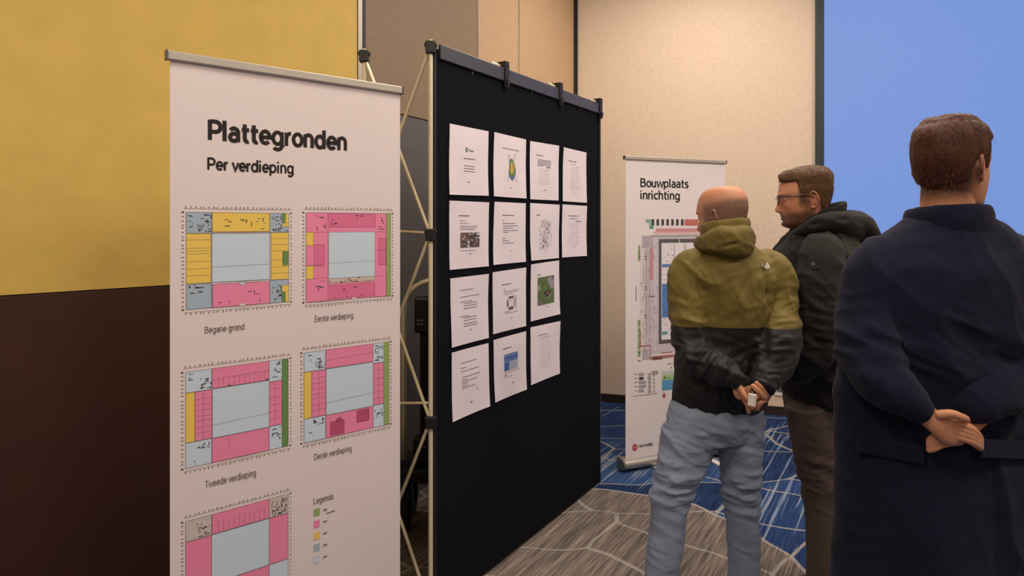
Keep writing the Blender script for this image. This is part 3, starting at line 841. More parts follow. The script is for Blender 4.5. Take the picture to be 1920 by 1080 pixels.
for idx, (kind, cs, label) in enumerate(SH):
    q = [BP.sz(*c) for c in cs]                         # TL TR BR BL in metres on the board
    r = random.Random(100 + idx)
    lift = [r.uniform(0, .006) for _ in range(4)]
    bow = r.uniform(.0006, .0018)
    def spt(u, v):
        a = [(1 - u) * (1 - v), u * (1 - v), u * v, (1 - u) * v]
        return sum(w * c[0] for w, c in zip(a, q)), sum(w * c[1] for w, c in zip(a, q))
    def soff(u, v):
        a = [((1 - u) * (1 - v)) ** 3, (u * (1 - v)) ** 3, (u * v) ** 3, ((1 - u) * v) ** 3]
        return .004 + sum(w * c for w, c in zip(a, lift)) + bow * math.sin(v * PI * 1.3) * math.sin(u * PI) + .0005 * math.sin(v * 8 + idx)
    def f3(u, v, layer):
        t, z = spt(u, v); return BP.p(t, z, soff(u, v) + .0004 + .0002 * layer)
    ctr = BP.p(*spt(.5, 1), .004)
    n = 10
    s = Soup()
    vs = [BP.p(*spt(i / n, j / n), soff(i / n, j / n) - k * .0008) for k in (0, 1) for j in range(n + 1) for i in range(n + 1)]
    m1 = (n + 1) ** 2
    fs = []
    for j in range(n):
        for i in range(n):
            a = j * (n + 1) + i
            fs += [(a, a + n + 1, a + n + 2, a + 1), (m1 + a, m1 + a + 1, m1 + a + n + 2, m1 + a + n + 1)]
    s.add(vs, fs, None, True)
    root = s.build('paper_sheet', M['paper'], None, ctr); root.location = ctr
    tag(root, label, 'sheet', 'paper sheets on the black board')
    pr = Print(f3, True); pic = None
    INK = (112, 104, 112)
    def tl(u0, u1, v, th=.0075, c=INK):
        u = u0
        while u < u1 - .01:
            w = min(r.uniform(.04, .12), u1 - u)
            pr.rect(u, v - th / 2, u + w - .008, v + th / 2, c, 1); u += w
    def tbl(u0, u1, v0, v1, rows, c=(196, 188, 196)):
        for k in range(rows + 1):
            v = v0 + (v1 - v0) * k / rows
            pr.rect(u0, v - .002, u1, v + .002, (214, 206, 214), 1)
            for a, b_ in ((.02, .2), (.3, .42), (.55, .62), (.7, .95)):
                if r.random() < .55: pr.rect(u0 + (u1 - u0) * a, v + .006, u0 + (u1 - u0) * (a + (b_ - a) * r.uniform(.4, 1)), v + .012, c, 1)
    if kind == 'cover':
        for k in range(8):
            a = k * PI / 4; pr.rect(.41 + .02 * math.cos(a), .335 + .025 * math.sin(a) - .012, .425 + .02 * math.cos(a), .335 + .025 * math.sin(a) + .012, (70, 104, 104), 1)
        pr.rect(.47, .325, .5, .35, INK, 1); tl(.51, .61, .345, .02)
        tl(.35, .65, .465, .014)
        for v in (.57, .61, .65): tl(.36, .64, v, .010)
        pr.rect(.46, .80, .50, .815, INK, 1)
    elif kind == 'map':
        tl(.25, .78, .22, .012)
        pic = Print(f3, True)
        for k, (su, sv, c) in enumerate(((.105, .175, (88, 120, 138)), (.092, .155, (112, 136, 70)), (.065, .11, (150, 160, 72)), (.045, .085, (214, 190, 82)))):
            pic.poly([(.55 + su * math.cos(a) * (1 + .18 * math.sin(3 * a + 1)), .515 + sv * math.sin(a) * (1 + .12 * math.sin(2 * a + k)) + (.03 if k < 1 else 0)) for a in [i * PI / 14 for i in range(28)]], c, 1 + k)
        pic.poly([(.56 + .02 * math.cos(a), .5 + .05 * math.sin(a)) for a in [i * PI / 6 for i in range(12)]], (196, 140, 78), 5.5)
        for i in range(5):
            pr.line(.4 + i * .02, .3, .46 + i * .015, .46, .003, (170, 166, 172), 1); pr.line(.6 + i * .03, .62, .66 + i * .02, .75, .003, (176, 172, 178), 1)
            pr.line(.62 + i * .012, .28, .6, .42, .003, (176, 172, 178), 1); pr.line(.4 + i * .012, .74, .47, .62, .003, (176, 172, 178), 1)
        pr.rect(.50, .84, .56, .85, (150, 142, 150), 1)
    elif kind == 'para':
        tl(.2, .45, .225, .014)
        for k in range(5): tl(.25, .72, .30 + k * .022, .009)
        tl(.25, .45, .405); tl(.55, .7, .42, .02)
        tbl(.28, .66, .46, .72, 7)
        pr.rect(.48, .82, .53, .835, INK, 1)
    elif kind == 'table':
        tl(.23, .58, .23, .016); tl(.32, .55, .29, .008, (150, 142, 150)); tl(.55, .72, .33, .008, (190, 182, 190))
        tbl(.33, .7, .34, .76, 12); pr.rect(.5, .82, .55, .83, (130, 122, 130), 1)
    elif kind == 'collage':
        tl(.23, .5, .215, .016)
        for u1, v in ((.4, .29), (.47, .33), (.71, .37), (.68, .395), (.65, .42)): tl(.26, u1, v)
        pic = Print(f3, True)
        cols = ((96, 74, 66), (130, 98, 84), (206, 204, 212), (70, 64, 78), (164, 160, 176), (60, 46, 46), (120, 130, 150), (88, 92, 76))
        pic.rect(.265, .465, .755, .69, (110, 88, 80), 1)
        for k in range(70):
            a, b_ = r.uniform(.265, .70), r.uniform(.465, .65)
            pic.rect(a, b_, min(.755, a + r.uniform(.02, .09)), min(.69, b_ + r.uniform(.01, .05)), r.choice(cols), 2 + k * .05)
        tl(.28, .66, .735); pr.rect(.5, .775, .535, .795, INK, 1)
    elif kind == 'bullets':
        tl(.25, .62, .21, .014)
        for u0, u1, v in ((.25, .33, .30), (.27, .66, .345), (.27, .74, .385), (.27, .58, .42), (.27, .75, .46), (.29, .46, .49), (.27, .36, .585), (.27, .47, .625), (.27, .62, .665)): tl(u0, u1, v, .010)
        pr.rect(.53, .79, .57, .80, INK, 1)
    elif kind == 'sketch':
        tl(.2, .33, .205, .016)
        pic = Print(f3, True)
        for k in range(130):
            u, v = r.gauss(.5, .11), r.uniform(.27, .8)
            u = min(.7, max(.31, u))
            g = r.choice((120, 150, 172, 190)); c = (g, g - 4, g)
            if r.random() < .75: pic.rect(u, v, u + r.uniform(.006, .02), v + r.uniform(.015, .07), c, 1 + k * .01)
            else: pic.rect(u, v, u + r.uniform(.02, .06), v + r.uniform(.004, .012), c, 1 + k * .01)
        pr.rect(.5, .83, .56, .84, INK, 1)
    elif kind == 'table2':
        tl(.22, .66, .21, .014); tl(.28, .62, .265, .011); tl(.55, .76, .315, .02, (130, 122, 130))
        tbl(.28, .68, .36, .75, 12); pr.rect(.47, .80, .53, .81, (130, 122, 130), 1)
    elif kind == 'list':
        for u0, u1, v in ((.25, .6, .195, ), (.24, .76, .295), (.24, .56, .37), (.33, .68, .40), (.33, .70, .435), (.33, .70, .475), (.24, .48, .585), (.32, .67, .61), (.32, .68, .65), (.32, .69, .70), (.32, .7, .735)): tl(u0, u1, v, .010)
        pr.rect(.49, .795, .53, .81, INK, 1)
    elif kind == 'square':
        tl(.26, .54, .23, .015)
        for u0, u1, v in ((.3, .37, .315), (.32, .78, .345), (.32, .73, .37), (.33, .6, .40)): tl(u0, u1, v)
        pic = Print(f3, True)
        for a in ((.45, .44, .62, .455), (.45, .46, .6, .475), (.45, .62, .6, .64), (.45, .645, .6, .66), (.40, .5, .42, .6), (.425, .48, .44, .62), (.62, .47, .635, .62), (.665, .44, .68, .65)): pic.rect(*a, (74, 70, 78), 1)
        pic.rect(.46, .48, .6, .615, (206, 200, 210), 1); pic.rect(.465, .485, .595, .61, (226, 218, 228), 2)
        tl(.34, .5, .685); tl(.34, .74, .71); pr.rect(.52, .80, .56, .815, (130, 122, 130), 1)
    elif kind == 'aerial':
        tl(.22, .34, .21, .016)
        pic = Print(f3, True)
        pic.rect(.225, .255, .80, .755, (92, 116, 66), 1)
        for k in range(60):
            a, b_ = r.uniform(.225, .74), r.uniform(.255, .70)
            pic.rect(a, b_, min(.80, a + r.uniform(.02, .08)), min(.755, b_ + r.uniform(.01, .05)), r.choice(((84, 106, 58), (104, 126, 72), (78, 96, 58), (112, 120, 84))), 2 + k * .02)
        pic.poly([(.55, .30), (.68, .27), (.80, .32), (.80, .48), (.7, .5), (.62, .42)], (152, 148, 158), 4)
        pic.poly([(.225, .40), (.3, .38), (.32, .47), (.25, .5)], (150, 148, 152), 4)
        pic.poly([(.43, .54), (.55, .49), (.68, .56), (.57, .64)], (52, 46, 48), 5); pic.poly([(.5, .545), (.55, .525), (.61, .56), (.56, .59)], (150, 120, 100), 6)
        pic.poly([(.57, .64), (.68, .56), (.69, .575), (.58, .66)], (196, 192, 196), 6)
        pic.poly([(.225, .67), (.36, .69), (.42, .74), (.225, .75)], (120, 112, 104), 4)
        pic.poly([(.7, .27), (.8, .26), (.8, .32), (.76, .33)], (108, 92, 76), 5)
        pr.rect(.5, .80, .58, .81, (160, 152, 160), 1)
    elif kind == 'list2':
        for u0, u1, v in ((.24, .66, .195), (.23, .37, .27), (.23, .72, .32), (.26, .76, .41), (.26, .4, .445), (.26, .66, .475), (.26, .42, .505), (.26, .42, .54), (.26, .6, .57)): tl(u0, u1, v, .010)
        pr.line(.62, .6, .7, .68, .02, (214, 206, 214), 1)
        pr.rect(.47, .81, .53, .83, INK, 1)
    elif kind == 'bluetable':
        tl(.27, .53, .19, .015)
        pic = Print(f3, True)
        pic.rect(.3, .29, .72, .56, (190, 198, 218), 1); pic.rect(.3, .29, .72, .33, (104, 128, 180), 2); pic.rect(.3, .335, .72, .38, (66, 96, 170), 2); pic.rect(.3, .385, .72, .42, (88, 116, 184), 2)
        pic.rect(.3, .425, .45, .56, (70, 100, 172), 2)
        for k in range(9): pic.rect(.46 + k * .029, .43, .463 + k * .029, .56, (150, 160, 190), 3)
        for k in range(6): pic.rect(.46, .44 + k * .02, .72, .443 + k * .02, (160, 168, 196), 3)
        tl(.3, .8, .59); tl(.3, .4, .63, .012); tl(.3, .55, .665); pr.rect(.54, .78, .59, .80, (140, 132, 140), 1)
    elif kind == 'table3':
        tl(.22, .55, .175, .012); tl(.32, .66, .225, .010, (170, 162, 170))
        tbl(.31, .68, .25, .74, 13); pr.rect(.5, .765, .54, .775, (130, 122, 130), 1)
    for p_, nm in ((pr, 'printed_text'), (pic, 'printed_picture')):
        if p_ is not None and p_.s.f:
            o = p_.build(nm, root, ctr)
            if nm == 'printed_text': tag(o, kind='stuff')

# ================================================================== POP-UP FRAME BEHIND THE BOARD
fA = pt(807.5, 420, 2.565)
fA = Vector((fA.x, fA.y, 0))
fB = pt(683, 420, 2.70); fB = Vector((fB.x, fB.y, 0))
off = (fB - fA)
frame = empty('popup_frame', fA, label='cream tubular folding lattice frame standing behind the black board', cat='frame')
ZN = [.035, .823, 1.605, 2.387]
def fbar(nm, a, b, r=.0085, m='cream', parent=None):
    s = Soup(); s.bar(a, b, r); return s.build(nm, M[m], parent or frame, fA)
def hub(p):
    s = Soup(); ax = (off.normalized(), BP.d, Vector((0, 0, 1)))
    s.box(p, (.02, .02, .026)); s.box(p + Vector((0, 0, .012)), (.026, .012, .008))
    s.build('hub', M['blackpl'], frame, fA, .004)
V = lambda p, z: Vector((p.x, p.y, z))
cols = [fA, fA + BP.d * .79, fA + BP.d * 1.56]
for ci, c in enumerate(cols):
    fr, bk = c - BP.n * (.0 if ci == 0 else .045), c + off
    fbar('pole', V(fr, .01), V(fr, 2.42), .0095); fbar('pole', V(bk, .01), V(bk, 2.42), .0095)
    for z in ZN: hub(V(fr, z)); hub(V(bk, z))
    for a, b in zip(ZN, ZN[1:]):
        o2 = BP.n * -.004
        fbar('strut', V(fr, a) + Vector((0, .0, 0)), V(bk, b), .0075); fbar('strut', V(fr, b) + o2, V(bk, a) + o2, .0075)
fbar('strut', V(fA, 1.612), V(fA + off, 1.625), .006); 
pA = pt(803, 755.5, 2.57); fbar('strut', pA, V(fA + off * .98, .858), .006)
for p_, q_ in zip(cols[1:], cols[2:]):
    for a in ZN[1:]: fbar('strut', V(p_ + off, a), V(q_ + off, a), .0075)
    fbar('strut', V(p_ + off, ZN[0]), V(q_ + off, ZN[1]), .0075); fbar('strut', V(p_ + off, ZN[1]), V(q_ + off, ZN[2]), .0075)

# ================================================================== TROLLEY BEHIND THE FRAME
TY = 3.42
tb = pt(800, 950, TY); tb.z = 0
tr = empty('equipment_trolley', tb, label='black wheeled trolley with a cream bent-tube handle, half hidden behind the black board', cat='trolley')
hx = pt(757, 420, TY).x
zt_ = pt(757, 526, TY).z; zb_ = pt(757, 862, TY).z
s = Soup()
R_ = .17
w_ = .42
arch = [(hx, TY, zb_)] + [(hx, TY, zb_ + (zt_ - R_ - zb_) * k / 4) for k in range(1, 5)] + \
       [(hx + R_ - R_ * math.cos(a), TY, zt_ - R_ + R_ * math.sin(a)) for a in [PI / 2 * k / 8 for k in range(1, 9)]] + [(hx + w_ - R_, TY, zt_)] + \
       [(hx + w_ - R_ + R_ * math.sin(a), TY, zt_ - R_ + R_ * math.cos(a)) for a in [PI / 2 * k / 8 for k in range(1, 9)]] + \
       [(hx + w_, TY, zt_ - R_ - (zt_ - R_ - zb_) * k / 4) for k in range(1, 5)]
s.path(arch, .0155, 14); s.build('handle', M['cream'], tr, tb)
s = Soup(); s.box((hx + .2, TY, zb_ - .035), (.27, .16, .035)); s.build('platform', M['blackpl'], tr, tb, .01)
for dx, dy in ((.03, -.10), (.37, -.10), (.03, .10), (.37, .10)):
    wz = .095
    s = Soup(); s.bar((hx + dx - .022, TY + dy, wz), (hx + dx + .022, TY + dy, wz), .095, 24); cst = s.build('caster', M['rubber'], tr, tb, .01)
    s = Soup(); s.box((hx + dx, TY + dy, (wz + zb_ - .07) / 2 + .02), (.034, .03, (zb_ - .07 - wz) / 2 + .04)); s.build('fork', M['blackpl'], cst, tb, .006)
q0, q1 = pt(779, 556, TY), pt(779, 622, TY)
s = Soup(); s.box((q0.x + .065, TY, (q0.z + q1.z) / 2), (.065, .05, (q0.z - q1.z) / 2)); hd = s.build('control_box', M['blackpl'], tr, tb, .012)
s = Soup()
for i in range(2):
    for j in range(2):
        c = pt(787 + 6.5 * i, 598 + 7 * j, TY); s.box((c.x, TY - .051, c.z), (.007, .0015, .003))
s.build('indicator', M['alu'], hd, tb)
s = Soup(); s.box((q0.x + .07, TY + .01, (q1.z + zb_) / 2), (.042, .035, (q1.z - zb_) / 2)); s.build('column', M['rubber'], tr, tb, .008)
q0, q1 = pt(779, 812, TY), pt(779, 860, TY)
s = Soup(); s.box((q0.x + .06, TY - .05, (q0.z + q1.z) / 2), (.06, .045, (q0.z - q1.z) / 2)); bx_ = s.build('battery_box', M['blackpl'], tr, tb, .012)
c = pt(795, 838, TY - .1); s = Soup(); s.bar((c.x, TY - .0945, c.z), (c.x, TY - .099, c.z), .006); s.build('indicator', M['alu'], bx_, tb)

#@@PEOPLE
# ================================================================== PEOPLE
SKIN, SKIN_RED = lin((196, 140, 108)), lin((182, 110, 84))

HEADTAB = [  # z, front, back, half width
    (.1255, .000, -.028, .018), (.122, .034, -.064, .040), (.112, .058, -.085, .057), (.095, .076, -.099, .068), (.07, .0885, -.1075, .0745),
    (.045, .0945, -.109, .077), (.028, .0965, -.1075, .0765), (.012, .0885, -.1035, .0755), (-.01, .0865, -.097, .0740), (-.03, .0870, -.088, .0715),
    (-.045, .0875, -.079, .0685), (-.06, .0875, -.070, .0645), (-.075, .0855, -.062, .0595), (-.09, .0870, -.053, .0530), (-.102, .0805, -.040, .0440), (-.112, .060, -.022, .034), (-.118, .025, -.002, .018)]

def head_surface(nz=120, na=96, k=1.0, ear_y=-.02, chin=1.0, nose=1.0):
    """head in its own frame: +y face, +x right ear, origin between the ears. returns verts (grid), faces"""
    T = np.array(HEADTAB)
    idx = np.linspace(0, len(T) - 1, nz)
    rows = np.array([catmull(T, t) for t in idx])
    th = np.linspace(0, 2 * PI, na, endpoint=False)
    vs = []
    for z, yf, yb, w in rows:
        c = (yf + yb) / 2; h = (yf - yb) / 2
        x = np.sign(np.cos(th)) * np.abs(np.cos(th)) ** .92 * w
        y = c + h * np.sign(np.sin(th)) * np.abs(np.sin(th)) ** .95
        vs.append(np.stack([x, y, np.full(na, z)], 1))
    V_ = np.concatenate(vs)
    x, y, z = V_.T
    front = np.clip((y - .02) / .04, 0, 1)
    g = lambda cx, cz, sx, sz: np.exp(-((np.abs(x) - cx) / sx) ** 2 - ((z - cz) / sz) ** 2)
    nz_ = np.interp(z, [-.054, -.049, -.042, -.036, -.028, -.012, .002, .014, .024], [0, .004, .017, .0245, .0235, .016, .0095, .005, 0]) * nose
    nw = np.interp(z, [-.05, -.036, -.02, .02], [.0155, .015, .010, .008])
    d = nz_ * np.exp(-(np.abs(x) / nw) ** 2.4)
    d += .006 * g(.013, -.040, .007, .007)                                   # nostril wings
    d += .0050 * np.exp(-(x / .021) ** 2) * np.exp(-((z + .0585) / .0052) ** 2)  # upper lip
    d += .0055 * np.exp(-(x / .019) ** 2) * np.exp(-((z + .0715) / .0055) ** 2)  # lower lip
    d -= .0040 * np.exp(-(x / .024) ** 2) * np.exp(-((z + .0648) / .0030) ** 2)  # mouth line
    d -= .0035 * np.exp(-(x / .02) ** 2) * np.exp(-((z + .081) / .005) ** 2)
    d += .0045 * chin * np.exp(-(x / .02) ** 2) * np.exp(-((z + .097) / .010) ** 2)
    d -= .0105 * g(.032, .009, .016, .010)                                   # eye sockets
    d += .0040 * g(.031, .028, .018, .006)                                   # brows
    d += .0040 * g(.047, -.018, .018, .014)                                  # cheekbones
    d -= .0030 * g(.045, -.055, .016, .016)
    y2 = y + d * front
    V_ = np.stack([x, y2, z], 1)
    fs = [(j * na + i, (j + 1) * na + i, (j + 1) * na + (i + 1) % na, j * na + (i + 1) % na) for j in range(nz - 1) for i in range(na)]
    fs += [tuple(range(na)), tuple((nz - 1) * na + i for i in range(na))[::-1]]
    return V_, fs

def add_ear(s, side, ear_y, X):
    """X maps head-frame points to the world"""
    pts = []
    for i in range(15):
        a = math.radians(-115 + 300 * i / 14)
        yy = ear_y - .004 - .0155 * math.cos(a) * (1 if math.sin(a) > -.3 else .75)
        zz = -.002 + .031 * math.sin(a)
        out = .0735 + .010 * max(0, -(yy - ear_y) / .018 + .25)
        pts.append((X((side * out, yy, zz)), .0048, .0048))
    loft(s, pts, side=None, n=8, dens=2)
    loft(s, [(X((side * .068, ear_y + .003, .018)), .012, .006), (X((side * .074, ear_y - .006, 0)), .016, .006), (X((side * .072, ear_y + .003, -.024)), .010, .006)],
         side=tuple(X((0, 1, 0)) - X((0, 0, 0))), n=10)
    loft(s, [(X((side * .072, ear_y + .003, -.022)), .006, .006), (X((side * .0745, ear_y + .004, -.033)), .006, .005)], side=None, n=8)

def head_frame(org, face, tilt=0, roll=0, k=1.0):
    f = Vector(face).normalized(); r = f.cross(Vector((0, 0, 1))).normalized(); u = r.cross(f)
    if tilt:
        R = Matrix.Rotation(tilt, 3, r); f = R @ f; u = R @ u
    if roll:
        R = Matrix.Rotation(roll, 3, f); r = R @ r; u = R @ u
    org = Vector(org)
    fn = lambda p: org + (r * p[0] + f * p[1] + u * p[2]) * k
    A3 = np.array([list(r), list(f), list(u)]) * k
    inv = lambda co: ((co - np.array(org)) @ A3.T) / (k * k)
    fwd = lambda q: q @ A3 + np.array(org)
    return fn, inv, fwd

def pigment(me, col):
    a = me.color_attributes.new('pigment', 'FLOAT_COLOR', 'POINT')
    d = np.ones((len(me.vertices), 4)); d[:, :3] = col
    a.data.foreach_set('color', d.ravel())

def skin_colors(co, inv, beard=None, scalp=None, beard_col=(70, 46, 36), scalp_col=(104, 82, 70)):
    """pigment of the skin: base tone, redder nose, cheeks, ears and lips; stubble where it grows"""
    q = inv(co); x, y, z = q.T
    c = np.tile(np.array(SKIN), (len(co), 1))
    red = np.clip(np.exp(-((np.abs(x) - .04) / .022) ** 2 - ((z + .025) / .022) ** 2) * (y > .03) + np.exp(-(x / .014) ** 2 - ((z + .034) / .016) ** 2) * (y > .07)
                  + (np.abs(x) > .0745) * (np.abs(z) < .04) * .8, 0, 1) * (np.abs(z) < .13)
    c += (np.array(SKIN_RED) - c) * (.75 * red)[:, None]
    lips = np.exp(-(x / .020) ** 2) * np.exp(-((z + .065) / .0085) ** 2) * (y > .07)
    c += (np.array(lin((150, 82, 70))) - c) * (.7 * lips)[:, None]
    c *= (1 + .10 * (vnoise(q * 90, 3) - .5))[:, None]
    if beard is not None:
        m = np.clip(beard(x, y, z), 0, 1) * (.8 + .4 * vnoise(q * 260, 8))
        c += (np.array(lin(beard_col)) - c) * np.clip(m, 0, 1)[:, None]
    if scalp is not None:
        m = np.clip(scalp(x, y, z), 0, 1) * (.85 + .3 * vnoise(q * 300, 9))
        c += (np.array(lin(scalp_col)) - c) * np.clip(m, 0, 1)[:, None]
    return c

def sstep(x, a, b):
    t = np.clip((x - a) / (b - a), 0, 1); return t * t * (3 - 2 * t)

def eyes(root, X, base, gaze=0):
    for sd in (-1, 1):
        s = Soup()
        c = X((sd * .0315, .0672, .0080))
        ax = [X((1, 0, 0)) - X((0, 0, 0)), X((0, 1, 0)) - X((0, 0, 0)), X((0, 0, 1)) - X((0, 0, 0))]
        for (r0, r1, yy, cc) in ((0, 1, 0, 0),):
            pass
        n, m = 14, 20
        vs, fs, cs = [], [], []
        for i in range(n + 1):
            a = PI * i / n
            for j in range(m):
                b = 2 * PI * j / m
                vs.append(c + (ax[1] * math.cos(a) + (ax[0] * math.cos(b) + ax[2] * math.sin(b)) * math.sin(a)) * .0118)
        for i in range(n):
            for j in range(m):
                fs.append((i * m + j, i * m + (j + 1) % m, (i + 1) * m + (j + 1) % m, (i + 1) * m + j))
                cs.append((24, 20, 20) if i < 1 else (86, 104, 112) if i < 3 else (226, 218, 210))
        for f, cc in zip(fs, cs): s.add([vs[q] for q in f], [(0, 1, 2, 3)], cc, False)
        s.build('eye', attr_mat('eye_gloss', 'ink', .1), root, base)

def hair_shell(X, thick, mask, tuft, name, m, root, base, k=1, seed=4, streak=(60, 60, 6)):
    """hair as a solid shell over the scalp; thickness sinks below the skin where no hair grows"""
    V_, fs = head_surface(150, 150)
    x, y, z = V_.T
    ctr = np.stack([x * 0, np.full_like(y, -.008), np.clip(z, -.05, .06)], 1)
    d = V_ - ctr; d /= np.linalg.norm(d, axis=1)[:, None] + 1e-9
    mk = mask(x, y, z)
    n1 = vnoise(V_ * np.array(streak) * 1.0, seed) - .5; n2 = vnoise(V_ * np.array(streak) * 2.6, seed + 1) - .5
    t = -.006 + mk * (.006 + thick(x, y, z) + .006 * n1 + .0035 * n2)
    P_ = V_ + d * t[:, None]
    if tuft is not None: P_ = P_ + tuft(x, y, z, n1) * mk[:, None]
    s = Soup(); s.add([tuple(X(p)) for p in P_], fs, None, True)
    return s.build(name, m, root, base)

def hair_strands(X, mask, count, length, dirfn, name, m, root, base, seed=1, lift=.004):
    V_, fs = head_surface(60, 60)
    r = np.random.RandomState(seed)
    keep = np.where(mask(*V_.T) > .75)[0]
    pick = r.choice(keep, count)
    s = Soup()
    for i in pick:
        p = V_[i] + r.normal(0, .002, 3)
        out = p - np.array((0, -.008, min(max(p[2], -.05), .06))); out /= np.linalg.norm(out) + 1e-9
        d = dirfn(p) + r.normal(0, .22, 3)
        d = d - out * d.dot(out); d /= np.linalg.norm(d) + 1e-9
        L = length(p) * r.uniform(.6, 1.2)
        w = np.cross(out, d) * .0009
        lf = lift * min(1, max(.15, (p[2] - .02) / .07)); a = p + out * lf * r.uniform(.3, 1.0); b = a + d * L * .55 + out * L * .14; c = a + d * L + out * L * .06
        s.add([X(a - w), X(a + w), X(b + w * .8), X(b - w * .8), X(c)], [(0, 1, 2, 3), (3, 2, 4)])
    return tag(s.build(name, m, root, base), kind='stuff')

def hair_mat(name, a, b_):
    m = mat(name, a, .55, spec=.3, bump=.35, bscale=260)
    N = m.node_tree.nodes; L = m.node_tree.links
    tc = N.new('ShaderNodeTexCoord'); n = N.new('ShaderNodeTexNoise'); n.inputs['Scale'].default_value = 170; n.inputs['Detail'].default_value = 5
    L.new(tc.outputs['Object'], n.inputs['Vector'])
    r = N.new('ShaderNodeValToRGB'); r.color_ramp.elements[0].position = .3; r.color_ramp.elements[1].position = .75
    r.color_ramp.elements[0].color = lin(a) + (1,); r.color_ramp.elements[1].color = lin(b_) + (1,)
    L.new(n.outputs['Fac'], r.inputs['Fac']); L.new(r.outputs['Color'], N['Principled BSDF'].inputs['Base Color'])
    return m

def garment(name, s, voxel, smooth, root, base, mats, disp=None, matfn=None, cut=None):
    me = remesh(s, voxel, smooth)
    if cut is not None:
        bm = bmesh.new(); bm.from_mesh(me)
        bmesh.ops.bisect_plane(bm, geom=bm.verts[:] + bm.edges[:] + bm.faces[:], dist=1e-5, plane_co=(0, 0, cut), plane_no=(0, 0, 1))
        bm.to_mesh(me); bm.free()
    co = get_co(me); no = get_no(me)
    if disp is not None:
        co = co + no * disp(co, no)[:, None]
    set_co(me, co - np.array(base))
    smooth_shade(me)
    o = link(name, me, root, mats)
    if matfn is not None:
        n = len(me.polygons); c = np.empty(n * 3); me.polygons.foreach_get('center', c)
        me.polygons.foreach_set('material_index', matfn(c.reshape(-1, 3) + np.array(base)).astype(np.int32))
    return o

def body_mesh(root, base, head_org, face, tilt, k, neck, limbs, hands, colors, ear_y=-.02, nose=1., chin=1.):
    X, inv, fwd = head_frame(head_org, face, tilt, 0, k)
    s = Soup()
    V_, fs = head_surface(nose=nose, chin=chin)
    s.add([tuple(p) for p in fwd(V_)], fs)
    for sd in (-1, 1):
        add_ear(s, sd, ear_y, X)
        for zz, rr, fw in ((.0062, .0032, .0116), (-.0058, .0026, .0110)):      # eyelids
            loft(s, [(X((sd * .0315 + .0145 * math.sin(a), .0668 + fw * math.cos(a), .0080 + zz * math.cos(a) ** .5)), rr, rr) for a in [math.radians(d) for d in (-80, -45, 0, 45, 80)]], side=None, n=10)
    loft(s, neck)
    me = remesh(s, .0023, 2, .5)
    co = get_co(me)
    bm = bmesh.new(); bm.from_mesh(me)
    if limbs:
        s = Soup()
        for l in limbs: loft(s, l[0], side=l[1] if len(l) > 1 else (1, 0, 0))
        m2 = remesh(s, .009, 4); bm.from_mesh(m2); bpy.data.meshes.remove(m2)
    for hs in hands:
        m3 = remesh(hs, .0016, 4); bm.from_mesh(m3); bpy.data.meshes.remove(m3)
    bm.to_mesh(me); bm.free()
    co = get_co(me)
    c = colors(co, inv)
    set_co(me, co - np.array(base)); smooth_shade(me)
    pigment(me, c)
    link('body', me, root, [M['skin']])
    return X, inv, fwd

def ridges(co, axis, along, across, seed, p=2.5, warp=.5):
    """sharp isolated cloth creases running at right angles to axis, with a finer set between them"""
    a = ((folds(co, axis, along, across, seed, warp) + 1) / 2) ** p
    b = ((folds(co, axis, along * .45, across * .6, seed + 50, warp) + 1) / 2) ** p
    return a - .34 + .38 * (b - .34)

def cloth_mat(name, rgb, rough=.8, bscale=700, bump=.10, var=.06, vscale=14, stretch=None, sheen=.05, spec=.25):
    return mat(name, rgb, rough, bump=bump, bscale=bscale, var=var, vscale=vscale, stretch=stretch, sheen=sheen, spec=spec)

def shoe(root, base, heel, toe, m, name='shoe'):
    s = Soup()
    h, t = Vector(heel), Vector(toe); d = (t - h).normalized(); sd = Vector((0, 0, 1)).cross(d)
    L = (t - h).length
    loft(s, [(h + d * (L * a) + Vector((0, 0, zz)), w, hh) for a, w, hh, zz in
             ((.02, .032, .045, .05), (.15, .038, .055, .06), (.35, .04, .05, .055), (.6, .046, .034, .04), (.82, .047, .026, .032), (.97, .03, .018, .026))], side=tuple(sd), n=18)
    o = garment(name, s, .006, 3, root, base, [m])
    return o

def limb_hand(wrist_pts, fingers):
    s = Soup()
    for pts, sd in wrist_pts: loft(s, pts, side=sd, n=16)
    for f in fingers:
        loft(s, f, side=None, n=12, dens=6)
    return s

